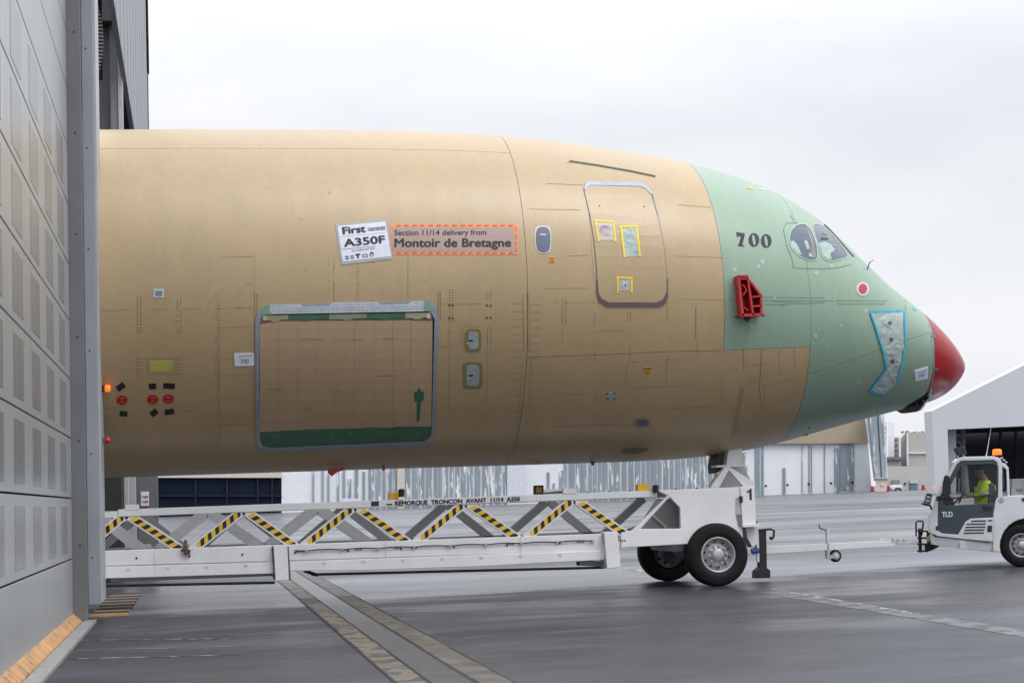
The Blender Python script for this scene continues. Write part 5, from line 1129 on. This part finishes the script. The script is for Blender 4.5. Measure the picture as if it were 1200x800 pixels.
dcl = MB().lathe(at(1173.4, 585.6, TY-.03), [(0, .001), (0, .05), (.01, .052)], 24).build('round_badge', mat('badge_blue', (.10, .25, .42), .4), tg); dcl.rotation_euler.z = -TROT; MB().lathe(at(1173.4, 585.6, TY-.034), [(0, .022), (0, .036)], 20).build('badge_ring', PPR, dcl)
MB().lathe(at(1164.4, 644.6, TY-.03), [(0, .001), (0, .028), (.01, .028)], 12).build('side_marker', mat('marker_amber', (.75, .28, .02), .4), tg)
tq('rear_handle', [(1197.4, 583.4), (1203, 583), (1203, 587), (1197.6, 586.4)], BPL, TY-.04, .03)
# wheel
for yy, oo in ((TY, -1), (TY+TD, 1)):
    pw = at(1201.5, 639, yy); wo = wheel('wheel', pw.x, pw.y, .42, .34, tg, oo); wo.rotation_euler.z = -TROT
# hitch
tq('hazard_plate', [(1085.6, 622.6), (1090.4, 624), (1090.6, 637.8), (1086, 637.2)], BLK, TY+.25, .06)
tq('hazard_stripe', [(1090.2, 625), (1090.4, 632.4), (1086, 636), (1085.8, 629.6)], YEL, TY+.243, .006, bevel=0)
hy_ = 33.0
MB().tube([at(1073.6, 628, hy_), at(1073.4, 611.6, hy_), at(1076, 610, hy_), at(1081, 610.4, hy_), at(1082, 613, hy_), at(1080, 627, hy_)], .018, 8).build('hitch_loop', BPL, tg)
MB().tube([at(1077.8, 619, hy_), at(1078.6, 647, hy_)], .035, 8).build('hitch_post', BPL, tg)
for y in (622, 630, 637.4, 645.4): tq('hitch_plate', [(1075, y-1), (1088, y-.6), (1088, y+1.2), (1075, y+1)], BPL, hy_-.15, .3)
tq('hitch_block', [(1084, 637), (1092, 638), (1101, 640), (1091, 645), (1084, 646.6)], BPL, hy_-.2, .4)
# seat and wheel inside the cab
tq('seat', [(1158, 566), (1166, 566), (1167.6, 602), (1146, 604), (1146, 598), (1158, 596)], mat('seat_grey', (.12, .12, .13), .7), TY+.45, .5, bevel=.03)
c_ = at(1127.5, 580.4, TY+.7); sw = MB()
ring = [c_+loc(.16*math.cos(2*PI*k/20)*.45, .19*math.sin(2*PI*k/20), .16*math.cos(2*PI*k/20)*.9) for k in range(21)]
sw.tube(ring, .014, 8, caps=False); sw.tube([c_, c_+loc(-.2, 0, -.18)], .02, 8); sw.tube([ring[0], ring[10]], .012, 6); sw.build('steering_wheel', BPL, tg)
MB().tube([at(1123.6, 578, TY+1.3), at(1124, 560, TY+1.3), at(1131, 567, TY+1.3)], .014, 6).build('wiper_arm', SILB, tg)

# ================================================================== DRIVER
def skin(name, J, E, m, parent=None, sub=2, root=0):
    me = bpy.data.meshes.new(name); c0 = Vector(J[root][0]); me.from_pydata([Vector(j[0])-c0 for j in J], E, []); me.materials.append(m)
    o = bpy.data.objects.new(name, me); o.location = c0-(wloc(parent) if parent else Vector((0, 0, 0))); link(o, parent)
    s = o.modifiers.new('skin', 'SKIN'); s.use_smooth_shade = True
    if not me.skin_vertices: me.skin_vertices.new() if hasattr(me.skin_vertices, 'new') else None
    sv = me.skin_vertices[0].data
    for i, j in enumerate(J): sv[i].radius = (j[1], j[2] if len(j) > 2 else j[1]); sv[i].use_root = (i == root)
    u = o.modifiers.new('sub', 'SUBSURF'); u.levels = sub; u.render_levels = sub
    return o
DY = TY+.70
def D(x, y, dy=0): v = at(x, y, DY+dy); return v
SKN = mat('skin_tone', (.36, .20, .14), .55, var=.08); HIV = mat('hi_vis_yellow', (.55, .80, .02), .6, var=.12, vs=9, bump=.4, bs=18); TRO = mat('work_trousers', (.03, .035, .05), .7); HAIR = mat('dark_hair', (.03, .025, .02), .8, var=.3, vs=40)
hip = D(1157, 597); chest = D(1155.5, 569); neck = D(1153.5, 561.5); 
J = [(hip, .12, .15), (D(1156.5, 584), .11, .14), (chest, .11, .16), (D(1154, 564.5), .08, .09), (D(1152.6, 560.5), .068), (D(1149.4, 556), .105, .10), (D(1149.8, 551), .125, .115), (D(1150.2, 547.6), .09, .09)]
E_ = [(0, 1), (1, 2), (2, 3), (3, 4), (4, 5), (5, 6), (6, 7)]
def limb(a, pts):
    prev = a
    for p in pts: J.append(p); E_.append((prev, len(J)-1)); prev = len(J)-1
    return prev
for s in (-1, 1):
    wr = limb(2, [(D(1155.4, 567.6, s*.19), .055), (D(1153.4, 577, s*.24), .045), (D(1147, 581.6, s*.22), .042), (D(1137.4, 580.6, s*.17), .030), (D(1132.4, 579.6, s*.16), .032, .02)])
    for k, (dx, dz) in enumerate(((-3.4, -1.6), (-3.8, -.8), (-3.9, .1), (-3.4, .9))):
        limb(wr, [(D(1131.4, 579.4+dz*.6, s*.16+.012*(k-1.5)), .010), (D(1132.4+dx, 579.4+dz, s*.16+.016*(k-1.5)), .0085), (D(1132.8+dx, 580.6+dz, s*.15+.016*(k-1.5)), .007)])
    limb(wr, [(D(1131.4, 578, s*.12), .010), (D(1129.6, 577.4, s*.10), .009)])
    limb(0, [(D(1150, 599.4, s*.10), .085), (D(1136, 597.6, s*.13), .065), (D(1131, 604, s*.13), .05), (D(1128, 607.4, s*.13), .04)])
ps = skin('person', J, E_, SKN, None, 2, 0)
tag(ps, 'driver in a yellow hi-vis jacket and dark cap seated inside the white tow tractor', 'person')
JJ = [(D(1155.4, 592), .20, .24), (D(1154.6, 582), .20, .24), (D(1153.8, 571), .19, .25), (D(1153.6, 563), .10, .12)]; JE = [(0, 1), (1, 2), (2, 3)]
for s in (-1, 1):
    k0 = len(JJ); JJ += [(D(1154.6, 568, s*.20), .12), (D(1152.4, 577, s*.255), .10), (D(1147, 581.8, s*.23), .064), (D(1140, 581, s*.18), .05)]; JE += [(2, k0), (k0, k0+1), (k0+1, k0+2), (k0+2, k0+3)]
skin('jacket', JJ, JE, HIV, ps, 2, 1)
for z0, z1 in ((573.6, 576.2),):
    pass
MB().lathe(D(1153.2, 577.4, -.255)-Vector((0, 0, .02)), [(0, .095), (.035, .095)], 16, axis='z').build('reflective_band', PPR, ps)
TJ = [(hip, .14, .17)]; TE = []
for s in (-1, 1):
    k0 = len(TJ); TJ += [(D(1150, 599.4, s*.10), .10), (D(1136, 597.6, s*.13), .08), (D(1131, 604, s*.13), .065)]; TE += [(0, k0), (k0, k0+1), (k0+1, k0+2)]
skin('trousers', TJ, TE, TRO, ps, 2, 0)
# head features: cap, brim, nose, ear, hair
hc = D(1149.6, 551.4)
def egg(c, rx, ry, rz, zmin=-1, seg=20, rings=12):
    mb = MB(); prof = []
    vs = []; fs = []
    for i in range(rings+1):
        t = -PI/2+PI*i/rings
        if math.sin(t) < zmin: t = math.asin(zmin)
        for k in range(seg): a = 2*PI*k/seg; vs.append(Vector(c)+Vector((rx*math.cos(t)*math.cos(a), ry*math.cos(t)*math.sin(a), rz*math.sin(t))))
    for i in range(rings):
        for k in range(seg): k2 = (k+1) % seg; fs.append((i*seg+k, i*seg+k2, (i+1)*seg+k2, (i+1)*seg+k))
    mb.add(vs, fs); return mb
egg(hc+loc(.0, 0, .025), .125, .105, .10, -.05).build('cap', mat('cap_dark', (.03, .04, .05), .7), ps, smooth=True)
pbox('cap_brim', [hc+loc(-.19, -.06, .02), hc+loc(-.10, -.085, .035), hc+loc(-.10, .085, .03), hc+loc(-.19, .06, .02)], (0, 0, .012), MATS['cap_dark'], ps)
egg(hc+loc(.05, 0, -.01), .08, .098, .085).build('hair', HAIR, ps, smooth=True)
egg(hc+loc(-.098, 0, -.03), .022, .014, .022).build('nose', SKN, ps, smooth=True)
egg(hc+loc(.01, -.088, -.02), .022, .010, .032).build('ear', SKN, ps, smooth=True)
egg(hc+loc(-.082, -.034, -.005), .010, .014, .009).build('eye', BLK, ps, smooth=True)
egg(hc+loc(-.082, .034, -.005), .010, .014, .009).build('eye', BLK, ps, smooth=True)
egg(hc+loc(-.084, 0, -.07), .012, .026, .006).build('mouth', mat('lips', (.25, .09, .08), .6), ps, smooth=True)
